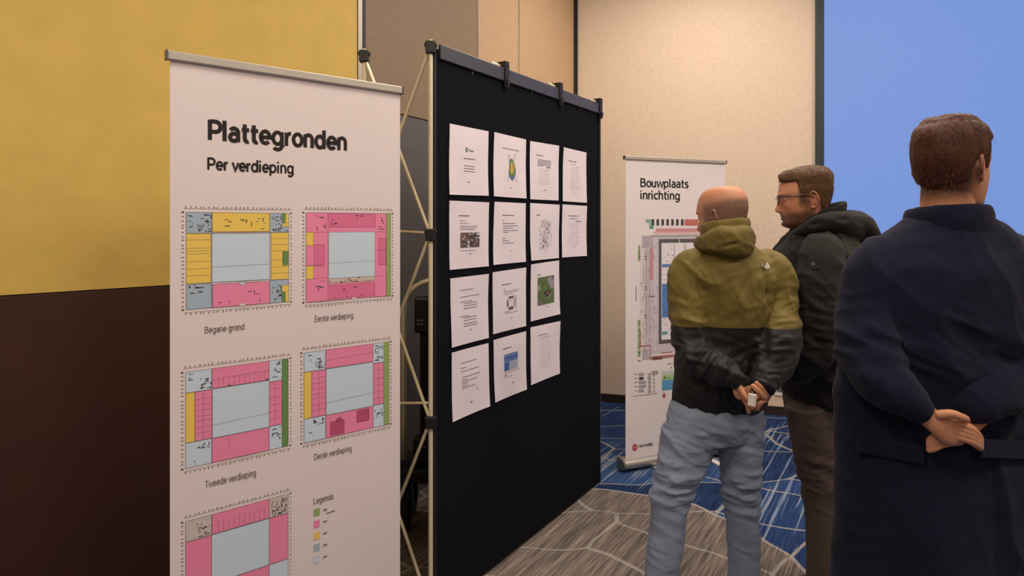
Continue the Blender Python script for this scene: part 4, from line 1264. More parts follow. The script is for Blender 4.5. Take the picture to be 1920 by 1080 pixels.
# ------------------------------------------------------------------ person 1: shaved head, olive and black jacket, seen from behind
Y1 = 2.4
j = lambda px, py, dy=0: pt(px, py, Y1 + dy)
base = Vector((j(1352, 420).x, Y1, 0))
p1 = empty('person', base, label='person with shaved head, olive and black jacket and blue jeans, hands behind back', cat='person', group='visitors')
face1 = Vector((-math.sin(math.radians(40)), math.cos(math.radians(40)), 0))
h1 = j(1352, 410, .03)
def scalp1(x, y, z):
    hairline = sstep(z, -.055, -.03) * (1 - sstep(z, .035 + .02 * sstep(-y, .0, .09), .085)) * (1 - sstep(y, .015, .05))
    return .80 * hairline
def beard1(x, y, z):
    return .30 * sstep(-z, .03, .06) * sstep(y, -.02, .02) * (np.abs(z) < .125)
j_hl = [  # left hand (image left), then right hand
    limb_hand([([(j(1377, 700, -.185), .026, .019), (j(1384, 716, -.190), .027, .018), (j(1392, 733, -.195), .034, .014), (j(1396, 742, -.196), .030, .012)], (.9, 0, .35))],
              [[(j(1391, 738, -.200), .0098, .0098), (j(1398, 752, -.212), .0092, .0092), (j(1402, 763, -.210), .0085, .0085), (j(1404, 773, -.204), .0075, .0075)],
               [(j(1396, 740, -.196), .0098, .0098), (j(1404, 757, -.196), .0092, .0092), (j(1411, 764, -.196), .0085, .0085), (j(1415, 767, -.20), .0075, .0075)],
               [(j(1400, 738, -.190), .0095, .0095), (j(1412, 751, -.186), .009, .009), (j(1419, 757, -.188), .0082, .0082), (j(1422, 760, -.192), .007, .007)],
               [(j(1402, 734, -.186), .0085, .0085), (j(1413, 744, -.180), .008, .008), (j(1419, 748, -.180), .0075, .0075), (j(1423, 750, -.182), .0065, .0065)],
               [(j(1384, 718, -.200), .0115, .0115), (j(1389, 730, -.212), .011, .011), (j(1395, 741, -.222), .0098, .0098), (j(1400, 748, -.226), .0085, .0085)]]),
    limb_hand([([(j(1440, 706, -.185), .026, .019), (j(1438, 722, -.19), .027, .018), (j(1435, 738, -.190), .030, .016), (j(1431, 749, -.188), .026, .014)], (.6, .2, .2))],
              [[(j(1436, 738, -.196), .0105, .0105), (j(1432, 745, -.212), .0105, .0105), (j(1421, 733, -.222), .0095, .0095), (j(1411, 723, -.218), .0085, .0085)],
               [(j(1440, 735, -.195), .0105, .0105), (j(1437, 739, -.208), .0105, .0105), (j(1428, 727, -.214), .0095, .0095), (j(1418, 718, -.210), .0085, .0085)],
               [(j(1434, 745, -.195), .0100, .0100), (j(1430, 752, -.206), .0098, .0098), (j(1423, 757, -.214), .0090, .0090), (j(1420, 767, -.210), .0078, .0078)],
               [(j(1429, 750, -.192), .0090, .0090), (j(1425, 758, -.202), .0088, .0088), (j(1416, 762, -.206), .008, .008), (j(1410, 766, -.204), .007, .007)],
               [(j(1432, 726, -.196), .0115, .0115), (j(1426, 734, -.205), .0105, .0105), (j(1421, 741, -.212), .0098, .0098), (j(1418, 746, -.216), .0085, .0085)]])]
limbs1 = [([(j(1350, 770), .13, .085), (j(1350, 640), .13, .085), (j(1360, 530), .15, .085), (j(1364, 490), .11, .075)],),
          ([(j(1290, 512), .05, .05), (j(1291, 640, -.07), .043, .043), (j(1376, 704, -.182), .028, .024)], (0, 1, 0)),
          ([(j(1450, 514), .05, .05), (j(1468, 632, -.08), .043, .043), (j(1440, 708, -.184), .028, .024)], (0, 1, 0)),
          ([(j(1310, 790), .07, .07), (j(1258, 960), .05, .05), (j(1240, 1185), .035, .04)],), ([(j(1388, 790), .07, .07), (j(1391, 960), .05, .05), (j(1393, 1185), .035, .04)],)]
X1, inv1, fwd1 = body_mesh(p1, base, h1, face1, math.radians(-4), 1.0,
    [(j(1362, 490, .0), .075, .065), (j(1362, 460, .01), .062, .06), (j(1359, 435, .012), .059, .062), (j(1357, 415, .02), .06, .064)], limbs1, j_hl,
    lambda co, inv: skin_colors(co, inv, beard1, scalp1), ear_y=-.012)
eyes(p1, X1, base)

OLIVE = cloth_mat('olive_nylon', (108, 94, 42), .62, var=.05)
BLACKN = cloth_mat('black_nylon', (20, 19, 21), .55, var=.08, spec=.3)
ring = lambda py, xl, xr, hd, dy=0: (j((xl + xr) / 2, py, dy), (xr - xl) / 2 / F * (Y1 + dy), hd)
s = Soup()
loft(s, [ring(757, 1265, 1434, .128, -.0), ring(735, 1265, 1435, .132), ring(700, 1268, 1438, .132), ring(650, 1277, 1440, .130), ring(605, 1284, 1444, .132), ring(560, 1284, 1450, .134),
         ring(525, 1282, 1454, .128), ring(500, 1287, 1450, .115), ring(483, 1301, 1434, .095), ring(468, 1318, 1414, .085), ring(450, 1328, 1402, .078)], n=40, dens=4, caps='flat')
loft(s, [(j(1312, 492, .0), .05, .06), (j(1293, 512, .0), .074, .075), (j(1291, 560, -.02), .069, .070), (j(1294, 612, -.05), .067, .064), (j(1299, 648, -.075), .063, .060),
         (j(1312, 672, -.115), .060, .060), (j(1345, 692, -.155), .053, .053), (j(1372, 706, -.178), .045, .043), (j(1382, 715, -.187), .039, .034)], side=(0, 1, 0), n=24)
loft(s, [(j(1430, 492, .0), .05, .06), (j(1449, 513, .0), .072, .073), (j(1458, 560, -.02), .072, .072), (j(1461, 600, -.05), .071, .072), (j(1457, 640, -.085), .070, .072),
         (j(1453, 672, -.12), .064, .070), (j(1444, 696, -.150), .054, .056), (j(1436, 714, -.176), .044, .042), (j(1433, 723, -.186), .038, .035)], side=(0, 1, 0), n=24)
def disp1(co, no):
    d = np.zeros(len(co))
    n1 = folds(co, (.25, 0, 1), .05, .16, 11)
    back = sstep(-no[:, 1], .0, .5)
    px = CX + co[:, 0] / co[:, 1] * F; py = HY + (HC - co[:, 2]) / co[:, 1] * F
    d += .0036 * n1 + .0025 * folds(co, (-.5, 0, 1), .03, .1, 12)
    upper = sstep(py, 480, 500) * (1 - sstep(py, 590, 620))
    d += .013 * upper * ridges(co, (1, 0, .3), .07, .20, 13, 2.5)
    armL = 1 - sstep(px, 1310, 1335); armR = sstep(px, 1436, 1450)
    elb = np.exp(-((py - 640) / 55) ** 2)
    d += .018 * armL * elb * ridges(co, (.35, -.3, 1), .042, .10, 14, 2) + .018 * armR * elb * ridges(co, (-.3, -.3, 1), .042, .11, 15, 2)
    fore = sstep(py, 640, 665) * sstep(-co[:, 1], -Y1 + .10, -Y1 + .13) * (co[:, 1] < Y1 - .12)
    d += .015 * fore * ridges(co, (1, -.5, -.6), .032, .09, 16, 2) * (px < 1400)
    crump = np.exp(-((px - 1424) / 13) ** 2) * sstep(py, 618, 640) * (co[:, 1] < Y1 - .10)
    d += .020 * crump * ridges(co, (.25, 0, 1), .026, .05, 17, 1.5)
    d += .011 * sstep(py, 610, 640) * (1 - elb) * ridges(co, (.7, 0, .5), .08, .2, 18, 3)
    jj = lambda px, py, dy: tuple(j(px, py, dy))
    # seam of the yoke and the drop of the sleeves
    z0 = 1.264
    d += .0012 * sstep(co[:, 2], z0 - .001, z0 + .001)
    for a, b, w, am in ((jj(1300, 505, -.10), jj(1322, 600, -.12), .012, -.010), (jj(1436, 500, -.10), jj(1445, 600, -.12), .012, -.009),
                        (jj(1325, 500, -.13), jj(1352, 560, -.14), .012, .006), (jj(1340, 520, -.13), jj(1330, 585, -.14), .012, .006), (jj(1375, 520, -.14), jj(1400, 580, -.14), .012, .006),
                        (jj(1410, 515, -.13), jj(1385, 560, -.14), .010, -.005), (jj(1295, 520, -.08), jj(1320, 575, -.10), .009, .006), (jj(1270, 560, -.07), jj(1312, 595, -.1), .009, .005),
                        (jj(1280, 625, -.14), jj(1325, 650, -.15), .010, .008), (jj(1290, 665, -.16), jj(1330, 655, -.17), .009, .007), (jj(1335, 660, -.19), jj(1325, 700, -.18), .008, .007),
                        (jj(1350, 668, -.2), jj(1345, 710, -.2), .008, .007), (jj(1362, 680, -.21), jj(1362, 720, -.21), .007, .006),
                        (jj(1446, 610, -.13), jj(1494, 600, -.11), .010, .008), (jj(1444, 640, -.15), jj(1496, 625, -.13), .010, -.007), (jj(1446, 660, -.17), jj(1486, 655, -.16), .009, .008),
                        (jj(1430, 690, -.21), jj(1468, 684, -.2), .008, .007), (jj(1428, 704, -.22), jj(1460, 702, -.2), .007, -.006), (jj(1465, 540, -.09), jj(1448, 590, -.12), .009, .006),
                        (jj(1290, 690, -.13), jj(1330, 730, -.14), .012, .004), (jj(1350, 620, -.14), jj(1420, 640, -.14), .014, .004), (jj(1400, 615, -.14), jj(1410, 700, -.14), .012, .005)):
        d += crease(co, a, b, w, am)
    d -= .003 * np.exp(-((co[:, 2] - .962) / .005) ** 2)
    for a, b in ((jj(1318, 492, -.12), jj(1324, 548, -.12)), (jj(1324, 548, -.12), jj(1327, 606, -.13)), (jj(1437, 495, -.11), jj(1441, 550, -.12)), (jj(1441, 550, -.12), jj(1444, 606, -.13))):
        a = np.array(a); b = np.array(b); t = np.clip(((co - a) @ (b - a)) / ((b - a) @ (b - a)), 0, 1)
        d -= .012 * np.exp(-(np.linalg.norm((co - (a + t[:, None] * (b - a))) * (1, .35, 1), axis=1) / .010) ** 2)
    return d
jk = garment('jacket', s, .0054, 3, p1, base, [OLIVE, BLACKN], disp1, lambda c: (c[:, 2] < 1.264), cut=1.264)
# hood lying behind the neck, and the stand-up collar
s = Soup()
loft(s, [(j(1309, 458, .10), .014, .014), (j(1312, 457, .05), .024, .022), (j(1322, 455, -.02), .033, .028), (j(1340, 452, -.075), .043, .034), (j(1365, 451, -.105), .053, .040),
         (j(1386, 452, -.095), .059, .042), (j(1395, 453, -.035), .058, .040), (j(1396, 452, .03), .045, .032), (j(1396, 455, .08), .03, .024)], side=(0, -.15, 1), n=32, dens=6, power=2.6)
def disph(co, no):
    d = .003 * folds(co, (1, 0, .4), .04, .1, 31) + .006 * ridges(co, (.5, 0, 1), .05, .14, 32, 2.5)
    jj = lambda px, py, dy: tuple(j(px, py, dy))
    for a, b, w, am in ((jj(1330, 430, -.08), jj(1372, 445, -.14), .010, -.007), (jj(1355, 462, -.13), jj(1385, 456, -.15), .008, -.009), (jj(1385, 432, -.12), jj(1412, 470, -.10), .012, .006), (jj(1320, 462, -.08), jj(1350, 470, -.12), .010, .005)):
        d += crease(co, a, b, w, am)
    return d
garment('hood', s, .005, 4, p1, base, [OLIVE], disph)
s = Soup()
for rr, nm in ((0, 'collar'),):
    pts = []
    for i in range(13):
        a = math.radians(-200 + 220 * i / 12)       # from the left cheek round the back to the right
        c = j(1360, 430, -.01)
        zt = .028 if i > 7 else .028 - .022 * (7 - i) / 7
        pts.append((c + Vector((.083 * math.cos(a), .083 * math.sin(a), zt - .022)), .040, .010))
    loft(s, pts, side=(0, 0, 1), n=14, dens=4)
garment('collar', s, .0045, 3, p1, base, [OLIVE], lambda co, no: .0015 * folds(co, (1, 0, 1), .03, .08, 41))
# small white mark on the right shoulder: a quartered dome of three bands beside lines of lettering
s = Soup()
o1 = jk.matrix_world
dg = bpy.context.evaluated_depsgraph_get()
def on_mesh(o, base, px, py, lift=.0015):
    """surface point of a garment along the line of sight"""
    src = Vector((0, 0, HC)); d = (pt(px, py, 1) - src).normalized()
    ok, loc, nrm, _ = o.ray_cast(src - base, d)
    if not ok: return None, None
    return loc + base + nrm * lift, nrm
c0, n0 = on_mesh(jk, base, 1433, 498)
ux = (Vector((.62, .2, -.42)) - n0 * Vector((.62, .2, -.42)).dot(n0)).normalized(); uy = n0.cross(ux)
if uy.z < 0: uy = -uy
for r0, r1 in ((.0, .0085), (.0098, .0152), (.0166, .0220)):
    n = 8
    ang = [PI / 2 * i / n for i in range(n + 1)]
    vs = [c0 + ux * (.002 + r * math.cos(a)) + uy * (r * math.sin(a) - .006) for r in (max(r0, .0002), r1) for a in ang]
    s.add(vs, [(i, i + 1, n + 2 + i, n + 1 + i) for i in range(n)], (236, 232, 224))
for k in range(3):
    for q in range(4 if k else 3):
        cc = c0 + ux * (-.023 + q * .0060) + uy * (-.001 + .0065 * (1 - k))
        s.add([cc + ux * a + uy * b_ for a, b_ in ((-.0022, -.0022), (.0022, -.0022), (.0022, .0022), (-.0022, .0022))], [(0, 1, 2, 3)], (236, 232, 224))
s.build('shoulder_logo', M['ink'], jk)
jk_logo = bpy.data.objects['shoulder_logo']; jk_logo.location = -base
# jeans
DENIM = cloth_mat('washed_denim', (136, 150, 172), .9, bscale=600, bump=.2, var=.16, vscale=9, stretch=(1, 1, .35))
s = Soup()
loft(s, [ring(735, 1275, 1425, .115), ring(765, 1265, 1428, .124, .0), ring(792, 1252, 1427, .128), ring(812, 1252, 1426, .115, .005)], n=36, caps='flat')
loft(s, [ring(775, 1262, 1350, .105), ring(815, 1246, 1344, .108), ring(845, 1240, 1330, .100), ring(870, 1235, 1317, .094), ring(900, 1230, 1301, .084), ring(930, 1226, 1290, .078), ring(966, 1224, 1285, .074),
         ring(1010, 1218, 1281, .072), ring(1080, 1210, 1268, .066), ring(1150, 1206, 1262, .062), ring(1195, 1204, 1264, .068)], n=28, caps='flat')
loft(s, [ring(775, 1345, 1428, .105), ring(815, 1347, 1425, .104), ring(845, 1351, 1423, .098), ring(870, 1355, 1421, .090), ring(900, 1359, 1419, .082), ring(930, 1362, 1419, .076), ring(966, 1365, 1420, .074),
         ring(1010, 1366, 1422, .070), ring(1080, 1368, 1420, .066), ring(1150, 1368, 1418, .062), ring(1195, 1366, 1420, .068)], n=28, caps='flat')
def dispj(co, no):
    jj = lambda px, py, dy: tuple(j(px, py, dy))
    py = HY + (HC - co[:, 2]) / co[:, 1] * F
    knee = np.exp(-((py - 915) / 42) ** 2)
    px = CX + co[:, 0] / co[:, 1] * F
    left = px < 1340
    d = np.where(left, .0075 * folds(co, (-.18, 0, 1), .030, .11, 51), .0065 * folds(co, (.12, 0, 1), .030, .11, 52)) * (knee + .25) + .016 * knee * ridges(co, (-.2, 0, 1), .036, .12, 54, 2) + .011 * np.exp(-((py - 820) / 45) ** 2) * ridges(co, (.35, 0, 1), .04, .14, 55, 2)
    d += .0035 * folds(co, (.4, 0, 1), .05, .14, 53)
    for a, b, w, am in ((jj(1290, 800, -.12), jj(1350, 830, -.1), .012, .007), (jj(1280, 830, -.11), jj(1330, 845, -.09), .010, -.006), (jj(1360, 818, -.1), jj(1422, 800, -.1), .010, .007),
                        (jj(1355, 838, -.1), jj(1420, 832, -.09), .010, -.006), (jj(1262, 770, -.12), jj(1285, 800, -.12), .008, -.004), (jj(1285, 770, -.13), jj(1283, 795, -.13), .005, -.004),
                        (jj(1322, 775, -.13), jj(1312, 800, -.13), .005, -.003), (jj(1240, 880, -.09), jj(1300, 868, -.08), .010, .008), (jj(1232, 905, -.08), jj(1292, 890, -.07), .009, .008),
                        (jj(1228, 928, -.08), jj(1290, 915, -.07), .008, .008), (jj(1226, 950, -.08), jj(1286, 942, -.07), .008, .007), (jj(1362, 895, -.08), jj(1418, 885, -.07), .009, .007),
                        (jj(1363, 918, -.08), jj(1419, 908, -.07), .008, .007), (jj(1365, 940, -.08), jj(1420, 934, -.07), .008, .007)):
        d += crease(co, a, b, w, am)
    def groove(pts, w, am):
        return sum(-am * np.exp(-(np.linalg.norm(co - (np.array(a) + np.clip(((co - np.array(a)) @ (np.array(b) - np.array(a))) / ((np.array(b) - np.array(a)) @ (np.array(b) - np.array(a))), 0, 1)[:, None] * (np.array(b) - np.array(a))), axis=1) / w) ** 2) for a, b in zip(pts, pts[1:]))
    back = sstep(Y1 - co[:, 1], .03, .07)
    for q in ([(1284, 772), (1281, 806), (1298, 818), (1316, 808), (1318, 774)], [(1372, 774), (1372, 808), (1390, 818), (1407, 806), (1408, 772)]):
        d += back * groove([jj(a, b, -.115) for a, b in q], .007, .004)
    d += back * groove([jj(1345, 765, -.12), jj(1346, 820, -.10)], .008, .006)
    d += .0022 * ridges(co, (.3, .1, 1), .022, .06, 56, 2)
    return d
garment('jeans', s, .006, 3, p1, base, [DENIM], dispj)
SHOE = mat('dark_leather', (40, 34, 32), .5, var=.1, vscale=20)
for px in (1236, 1393):
    a = j(px, 1208, -.09); shoe(p1, base, (a.x, Y1 - .10, .0), (a.x - .03, Y1 + .18, 0), SHOE)
# the small white cylinder the hands hold
cb = j(1409, 760, -.240); ct = j(1411, 739, -.238)
cyl = empty('key_fob', cb, label='small white cylinder held in the hands behind the back of the olive jacket person', cat='key fob')
s = Soup(); s.bar(cb, ct, .0145, 24); s.build('barrel', M['white_pl'], cyl, cb, .0015)
d_ = (ct - cb).normalized()
s = Soup(); s.bar(ct, ct + d_ * .010, .0028, 10); s.build('stem', M['alu'], cyl, cb)

# ------------------------------------------------------------------ person 2: glasses and short beard, black winter coat, facing left
Y2 = 2.62
j = lambda px, py, dy=0: pt(px, py, Y2 + dy)
base = Vector((j(1535, 420).x, Y2, 0))
p2 = empty('person', base, label='person with glasses, short brown hair and beard in a black hooded coat, facing left', cat='person', group='visitors')
face2 = Vector((-1, .38, 0)); K2 = 1.04
h2 = j(1507, 376, 0)
def beard2(x, y, z):
    lower = sstep(-z, .036, .060) * sstep(y, -.045, -.015)
    side = sstep(-z, -.02, .02) * np.exp(-((y - (-.004)) / .016) ** 2) * (np.abs(x) > .05)
    mous = np.exp(-((z + .050) / .006) ** 2) * (np.abs(x) < .026) * (y > .06)
    cheek = 1 - .7 * np.exp(-((np.abs(x) - .028) / .014) ** 2 - ((z + .045) / .014) ** 2)
    return (.80 * np.maximum(lower * cheek, .8 * mous) + .5 * side * (1 - lower)) * (z < .03) * (z > -.14)
def scalp2(x, y, z):
    side = sstep(.026 - y, -.006, .012) * sstep(z, -.045 , -.005) * (1 - np.exp(-((y + .03) / .018) ** 2 - ((z + .004) / .030) ** 2) * (np.abs(x) > .04))
    return .9 * np.maximum(side, sstep(z, .066, .085) * sstep(.085 - y, 0, .012)) * (z > -.06)
X2, inv2, fwd2 = body_mesh(p2, base, h2, face2, math.radians(-3), K2,
    [(j(1545, 470), .07, .08), (j(1535, 430), .062, .066), (j(1527, 405), .058, .062), (j(1520, 385), .058, .062)],
    [([(j(1530, 730), .06, .11), (j(1528, 640), .09, .13), (j(1532, 520), .09, .15), (j(1538, 475), .08, .11)],),
     ([(j(1540, 480, -.19), .05, .05), (j(1552, 612, -.22), .042, .042), (j(1500, 690, -.17), .03, .03)], (0, 1, 0)),
     ([(j(1540, 480, .19), .05, .05), (j(1552, 612, .22), .042, .042), (j(1500, 690, .17), .03, .03)], (0, 1, 0)),
     ([(j(1525, 790, -.08), .05, .05), (j(1535, 920, -.08), .04, .04), (j(1536, 1110, -.08), .03, .03)],),
     ([(j(1540, 790, .09), .05, .05), (j(1548, 920, .09), .04, .04), (j(1545, 1110, .09), .03, .03)],)], [],
    lambda co, inv: skin_colors(co, inv, beard2, scalp2, (66, 42, 30), (84, 58, 40)), ear_y=-.026, nose=1.0)
eyes(p2, X2, base)
HAIRB = hair_mat('brown_hair', (58, 38, 24), (112, 80, 50))
def mask2(x, y, z):
    top = sstep(z, .070, .082) * sstep(.088 - y, 0, .012)
    line = .030 - .2 * np.clip(.075 - z, 0, .05) - .0 * z
    sides = sstep(line - y, -.004, .008) * sstep(z, -.012, .004)
    burn = sstep(z, -.022, -.008) * sstep(.016 - y, 0, .006) * sstep(y, -.008, -.002)
    nape = sstep(-y, .045, .06) * sstep(z, -.052, -.036)
    earcut = 1 - np.exp(-((y + .03) / .020) ** 2 - ((z - .0) / .030) ** 2) * (np.abs(x) > .04)
    return np.clip(np.maximum(np.maximum(top, sides * earcut), np.maximum(nape, burn)), 0, 1)
def thick2(x, y, z): return .0005 + .003 * sstep(z, .0, .05) + .0115 * sstep(z, .055, .105) * (.55 + .45 * sstep(-y, -.085, -.04))
def tuft2(x, y, z, n):
    f = sstep(y, .045, .085) * sstep(z, .06, .09)
    return np.stack([x * 0, .006 * f, .012 * f + .004 * n * sstep(z, .08, .11)], 1)
hair_shell(X2, thick2, mask2, tuft2, 'hair', HAIRB, p2, base)
def dir2(p):
    if p[2] > .08: return np.array((p[0] * 3, .9, .35))
    return np.array((0, -.35, -.9))
hair_strands(X2, mask2, 3200, lambda p: .030 if p[2] > .08 else .007, dir2, 'hair_strands', HAIRB, p2, base, 3, .006)
# glasses
GL = mat('dark_red_glasses', (50, 22, 22), .3)
g = empty('glasses', (0, 0, 0)); g.parent = p2
def gp(p): return X2(p) - base
for sd in (-1, 1):
    s = Soup(); pts = []
    for i in range(25):
        a = 2 * PI * i / 24
        ca, sa = math.cos(a), math.sin(a)
        pts.append(gp((sd * (.032 + .0255 * math.copysign(abs(ca) ** .6, ca)), .1005 - .004 * abs(ca), .006 + .0185 * math.copysign(abs(sa) ** .6, sa))))
    s.path(pts, .0016, 8); s.build('rim', GL, g)
    s = Soup(); s.path([gp((sd * .058, .097, .017)), gp((sd * .072, .085, .018)), gp((sd * .0775, .04, .018)), gp((sd * .080, -.012, .019)), gp((sd * .080, -.032, .006))], .0022, 8); s.build('temple', GL, g)
s = Soup(); s.path([gp((-.007, .103, .010)), gp((0, .1065, .013)), gp((.007, .103, .010))], .0016, 8); s.build('bridge', GL, g)
LENS = bpy.data.materials.new('lens_glass'); LENS.use_nodes = True
b = LENS.node_tree.nodes['Principled BSDF']; b.inputs['Transmission Weight'].default_value = 1; b.inputs['Roughness'].default_value = .02; b.inputs['IOR'].default_value = 1.02
for sd in (-1, 1):
    s = Soup()
    pts = [gp((sd * (.032 + .0245 * math.copysign(abs(math.cos(a)) ** .6, math.cos(a))), .1003 - .004 * abs(math.cos(a)), .006 + .0175 * math.copysign(abs(math.sin(a)) ** .6, math.sin(a)))) for a in [2 * PI * i / 24 for i in range(24)]]
    s.add(pts, [tuple(range(24))]); s.build('lens', LENS, g)

BLK = cloth_mat('black_coat_fabric', (31, 29, 28), .82, var=.08, bscale=700, bump=.10, spec=.2)
BLK2 = cloth_mat('black_collar_fabric', (18, 18, 26), .85, var=.08, bscale=700, bump=.10, spec=.2)
# coat: rings run front to back in x, across the shoulders in y
def ring2(py, xf, xb, hw, dy=0): return (j((xf + xb) / 2, py, dy), (xb - xf) / 2 / F * Y2, hw)
s = Soup()
loft(s, [ring2(748, 1483, 1596, .19), ring2(725, 1476, 1597, .20), ring2(690, 1468, 1597, .205), ring2(640, 1462, 1598, .205), ring2(580, 1458, 1600, .21), ring2(530, 1455, 1604, .215), ring2(500, 1457, 1606, .215),
         ring2(475, 1463, 1604, .20), ring2(455, 1470, 1600, .165), ring2(438, 1478, 1594, .125), ring2(420, 1487, 1583, .095), ring2(408, 1496, 1577, .082)], n=40, caps='flat')
for sg in (-1, 1):
    loft(s, [(j(1542, 458, sg * .12), .06, .06), (j(1541, 482, sg * .185), .085, .075), (j(1538, 530, sg * .215), .085, .072), (j(1538, 580, sg * .23), .080, .070), (j(1540, 618, sg * .235), .076, .068),
             (j(1530, 650, sg * .232), .070, .062), (j(1512, 680, sg * .215), .062, .055), (j(1497, 702, sg * .19), .055, .045)], side=(1, 0, 0), n=24)
def disp2(co, no):
    jj = lambda px, py, dy: tuple(j(px, py, dy))
    px = CX + co[:, 0] / co[:, 1] * F; py = HY + (HC - co[:, 2]) / co[:, 1] * F
    d = .018 * np.exp(-((py - 610) / 60) ** 2) * ridges(co, (.35, 0, 1), .055, .14, 63, 2) + .013 * ridges(co, (.8, 0, .5), .10, .25, 64, 3)
    d += .0045 * folds(co, (.2, 0, 1), .07, .16, 61) + .002 * folds(co, (-.5, .2, 1), .035, .1, 62)
    for a, b, w, am in ((jj(1488, 560, -.28), jj(1560, 590, -.3), .012, .007), (jj(1490, 600, -.28), jj(1562, 612, -.3), .010, -.008), (jj(1490, 625, -.28), jj(1560, 635, -.3), .010, .009),
                        (jj(1490, 655, -.27), jj(1545, 650, -.29), .009, .008), (jj(1575, 470, -.15), jj(1572, 600, -.2), .014, -.014), (jj(1500, 450, -.17), jj(1490, 560, -.22), .014, -.010),
                        (jj(1510, 470, -.24), jj(1520, 540, -.27), .016, .005), (jj(1560, 470, -.2), jj(1550, 530, -.26), .012, .006), (jj(1480, 700, -.2), jj(1560, 735, -.2), .010, .005), (jj(1520, 690, -.24), jj(1575, 660, -.22), .010, .006)):
        d += crease(co, a, b, w, am)
    return d
coat = garment('coat', s, .0058, 3, p2, base, [BLK], disp2)
# collar and hood
s = Soup()
pts = []
cc = j(1538, 405, 0)
for i in range(15):
    a = math.radians(-168 + 336 * i / 14)           # open towards the chin
    pts.append((cc + Vector((.085 * math.cos(a) + .004, .078 * math.sin(a), .012 + .032 * math.cos(a) - .014)), .036, .011))
loft(s, pts, side=(.25, 0, 1), n=14, dens=4)
garment('collar', s, .0045, 3, p2, base, [BLK2], lambda co, no: .0015 * folds(co, (1, 0, 1), .03, .08, 71))
s = Soup()
loft(s, [(j(1486, 440, -.02), .012, .010), (j(1500, 434, -.08), .019, .015), (j(1522, 424, -.12), .028, .022), (j(1556, 416, -.128), .042, .032), (j(1590, 424, -.085), .064, .052), (j(1604, 428, 0), .072, .066),
         (j(1590, 424, .085), .064, .052), (j(1556, 416, .128), .042, .032), (j(1522, 424, .12), .028, .022), (j(1500, 434, .08), .019, .015), (j(1486, 440, .02), .012, .010)], side=(.3, 0, 1), n=28, dens=5)
loft(s, [(j(1575, 416, 0), .05, .10), (j(1600, 424, 0), .062, .115), (j(1625, 440, 0), .046, .088), (j(1642, 444, 0), .020, .045)], side=(.35, 0, 1), n=28, dens=5)
def disph2(co, no):
    jj = lambda px, py, dy: tuple(j(px, py, dy))
    d = .004 * folds(co, (.4, 0, 1), .05, .16, 81)
    for a, b, w, am in ((jj(1500, 425, -.14), jj(1590, 410, -.15), .010, -.010), (jj(1540, 440, -.15), jj(1610, 455, -.10), .010, .006), (jj(1580, 402, -.1), jj(1635, 430, -.06), .012, .006)):
        d += crease(co, a, b, w, am)
    return d
garment('hood', s, .0055, 4, p2, base, [BLK], disph2)
# square patch with a pale dot on the sleeve
c0, n0 = on_mesh(coat, base, 1525, 495, .003)
ux = Vector((1, 0, 0)); ux = (ux - n0 * ux.dot(n0)).normalized(); uy = n0.cross(ux)
s = Soup(); s.box(c0, (.018, .020, .0022), (ux, uy, n0)); pa = s.build('sleeve_patch', mat('patch_black', (22, 20, 20), .7), coat); pa.location = -base
s = Soup()
for q in range(4):
    a = PI / 2 * q + PI / 4
    c_ = c0 + n0 * .0026
    s.add([c_, c_ + (ux * math.cos(a - .5) + uy * math.sin(a - .5)) * .006, c_ + (ux * math.cos(a) + uy * math.sin(a)) * .009, c_ + (ux * math.cos(a + .5) + uy * math.sin(a + .5)) * .006], [(0, 1, 2, 3)], (120, 112, 104))
s.build('emblem', M['ink'], pa)
# trousers
TRO = cloth_mat('brown_black_trousers', (90, 77, 69), .9, bscale=500, bump=.15, var=.12, vscale=20, stretch=(3, 3, .5))
s = Soup()
loft(s, [ring2(715, 1480, 1580, .165), ring2(750, 1476, 1582, .17), ring2(780, 1480, 1580, .16)], n=36, caps='flat')
loft(s, [ring2(760, 1477, 1561, .085, -.08), ring2(800, 1483, 1564, .085, -.08), ring2(850, 1491, 1568, .078, -.08), ring2(895, 1503, 1567, .07, -.08), ring2(930, 1508, 1565, .066, -.08), ring2(966, 1512, 1562, .062, -.08),
         ring2(1040, 1515, 1566, .06, -.08), ring2(1120, 1514, 1562, .056, -.08), ring2(1140, 1512, 1564, .06, -.08)], n=26, caps='flat')
loft(s, [ring2(760, 1500, 1576, .085, .09), ring2(800, 1506, 1577, .085, .09), ring2(850, 1512, 1575, .078, .09), ring2(895, 1518, 1574, .07, .09), ring2(930, 1520, 1571, .066, .09), ring2(966, 1522, 1569, .062, .09),
         ring2(1040, 1524, 1572, .06, .09), ring2(1120, 1523, 1568, .056, .09), ring2(1140, 1521, 1570, .06, .09)], n=26, caps='flat')
def dispt(co, no):
    jj = lambda px, py, dy: tuple(j(px, py, dy))
    py = HY + (HC - co[:, 2]) / co[:, 1] * F
    d = .010 * np.exp(-((py - 890) / 45) ** 2) * ridges(co, (.4, 0, 1), .032, .10, 93, 2) + .0060 * folds(co, (.35, 0, 1), .028, .10, 91) * (np.exp(-((py - 895) / 40) ** 2) + .15) + .002 * folds(co, (.3, 0, 1), .05, .12, 92)
    for a, b, w, am in ((jj(1500, 880, -.15), jj(1566, 850, -.15), .008, .007), (jj(1504, 900, -.15), jj(1567, 875, -.15), .008, .007), (jj(1506, 915, -.14), jj(1566, 900, -.14), .007, .006),
                        (jj(1490, 800, -.16), jj(1540, 770, -.16), .010, .005)):
        d += crease(co, a, b, w, am)
    return d
garment('trousers', s, .006, 3, p2, base, [TRO], dispt)
for dy in (-.08, .09):
    a = j(1560, 1148, dy); shoe(p2, base, (a.x - .01, Y2 + dy, 0), (a.x - .29, Y2 + dy - .02, 0), SHOE)

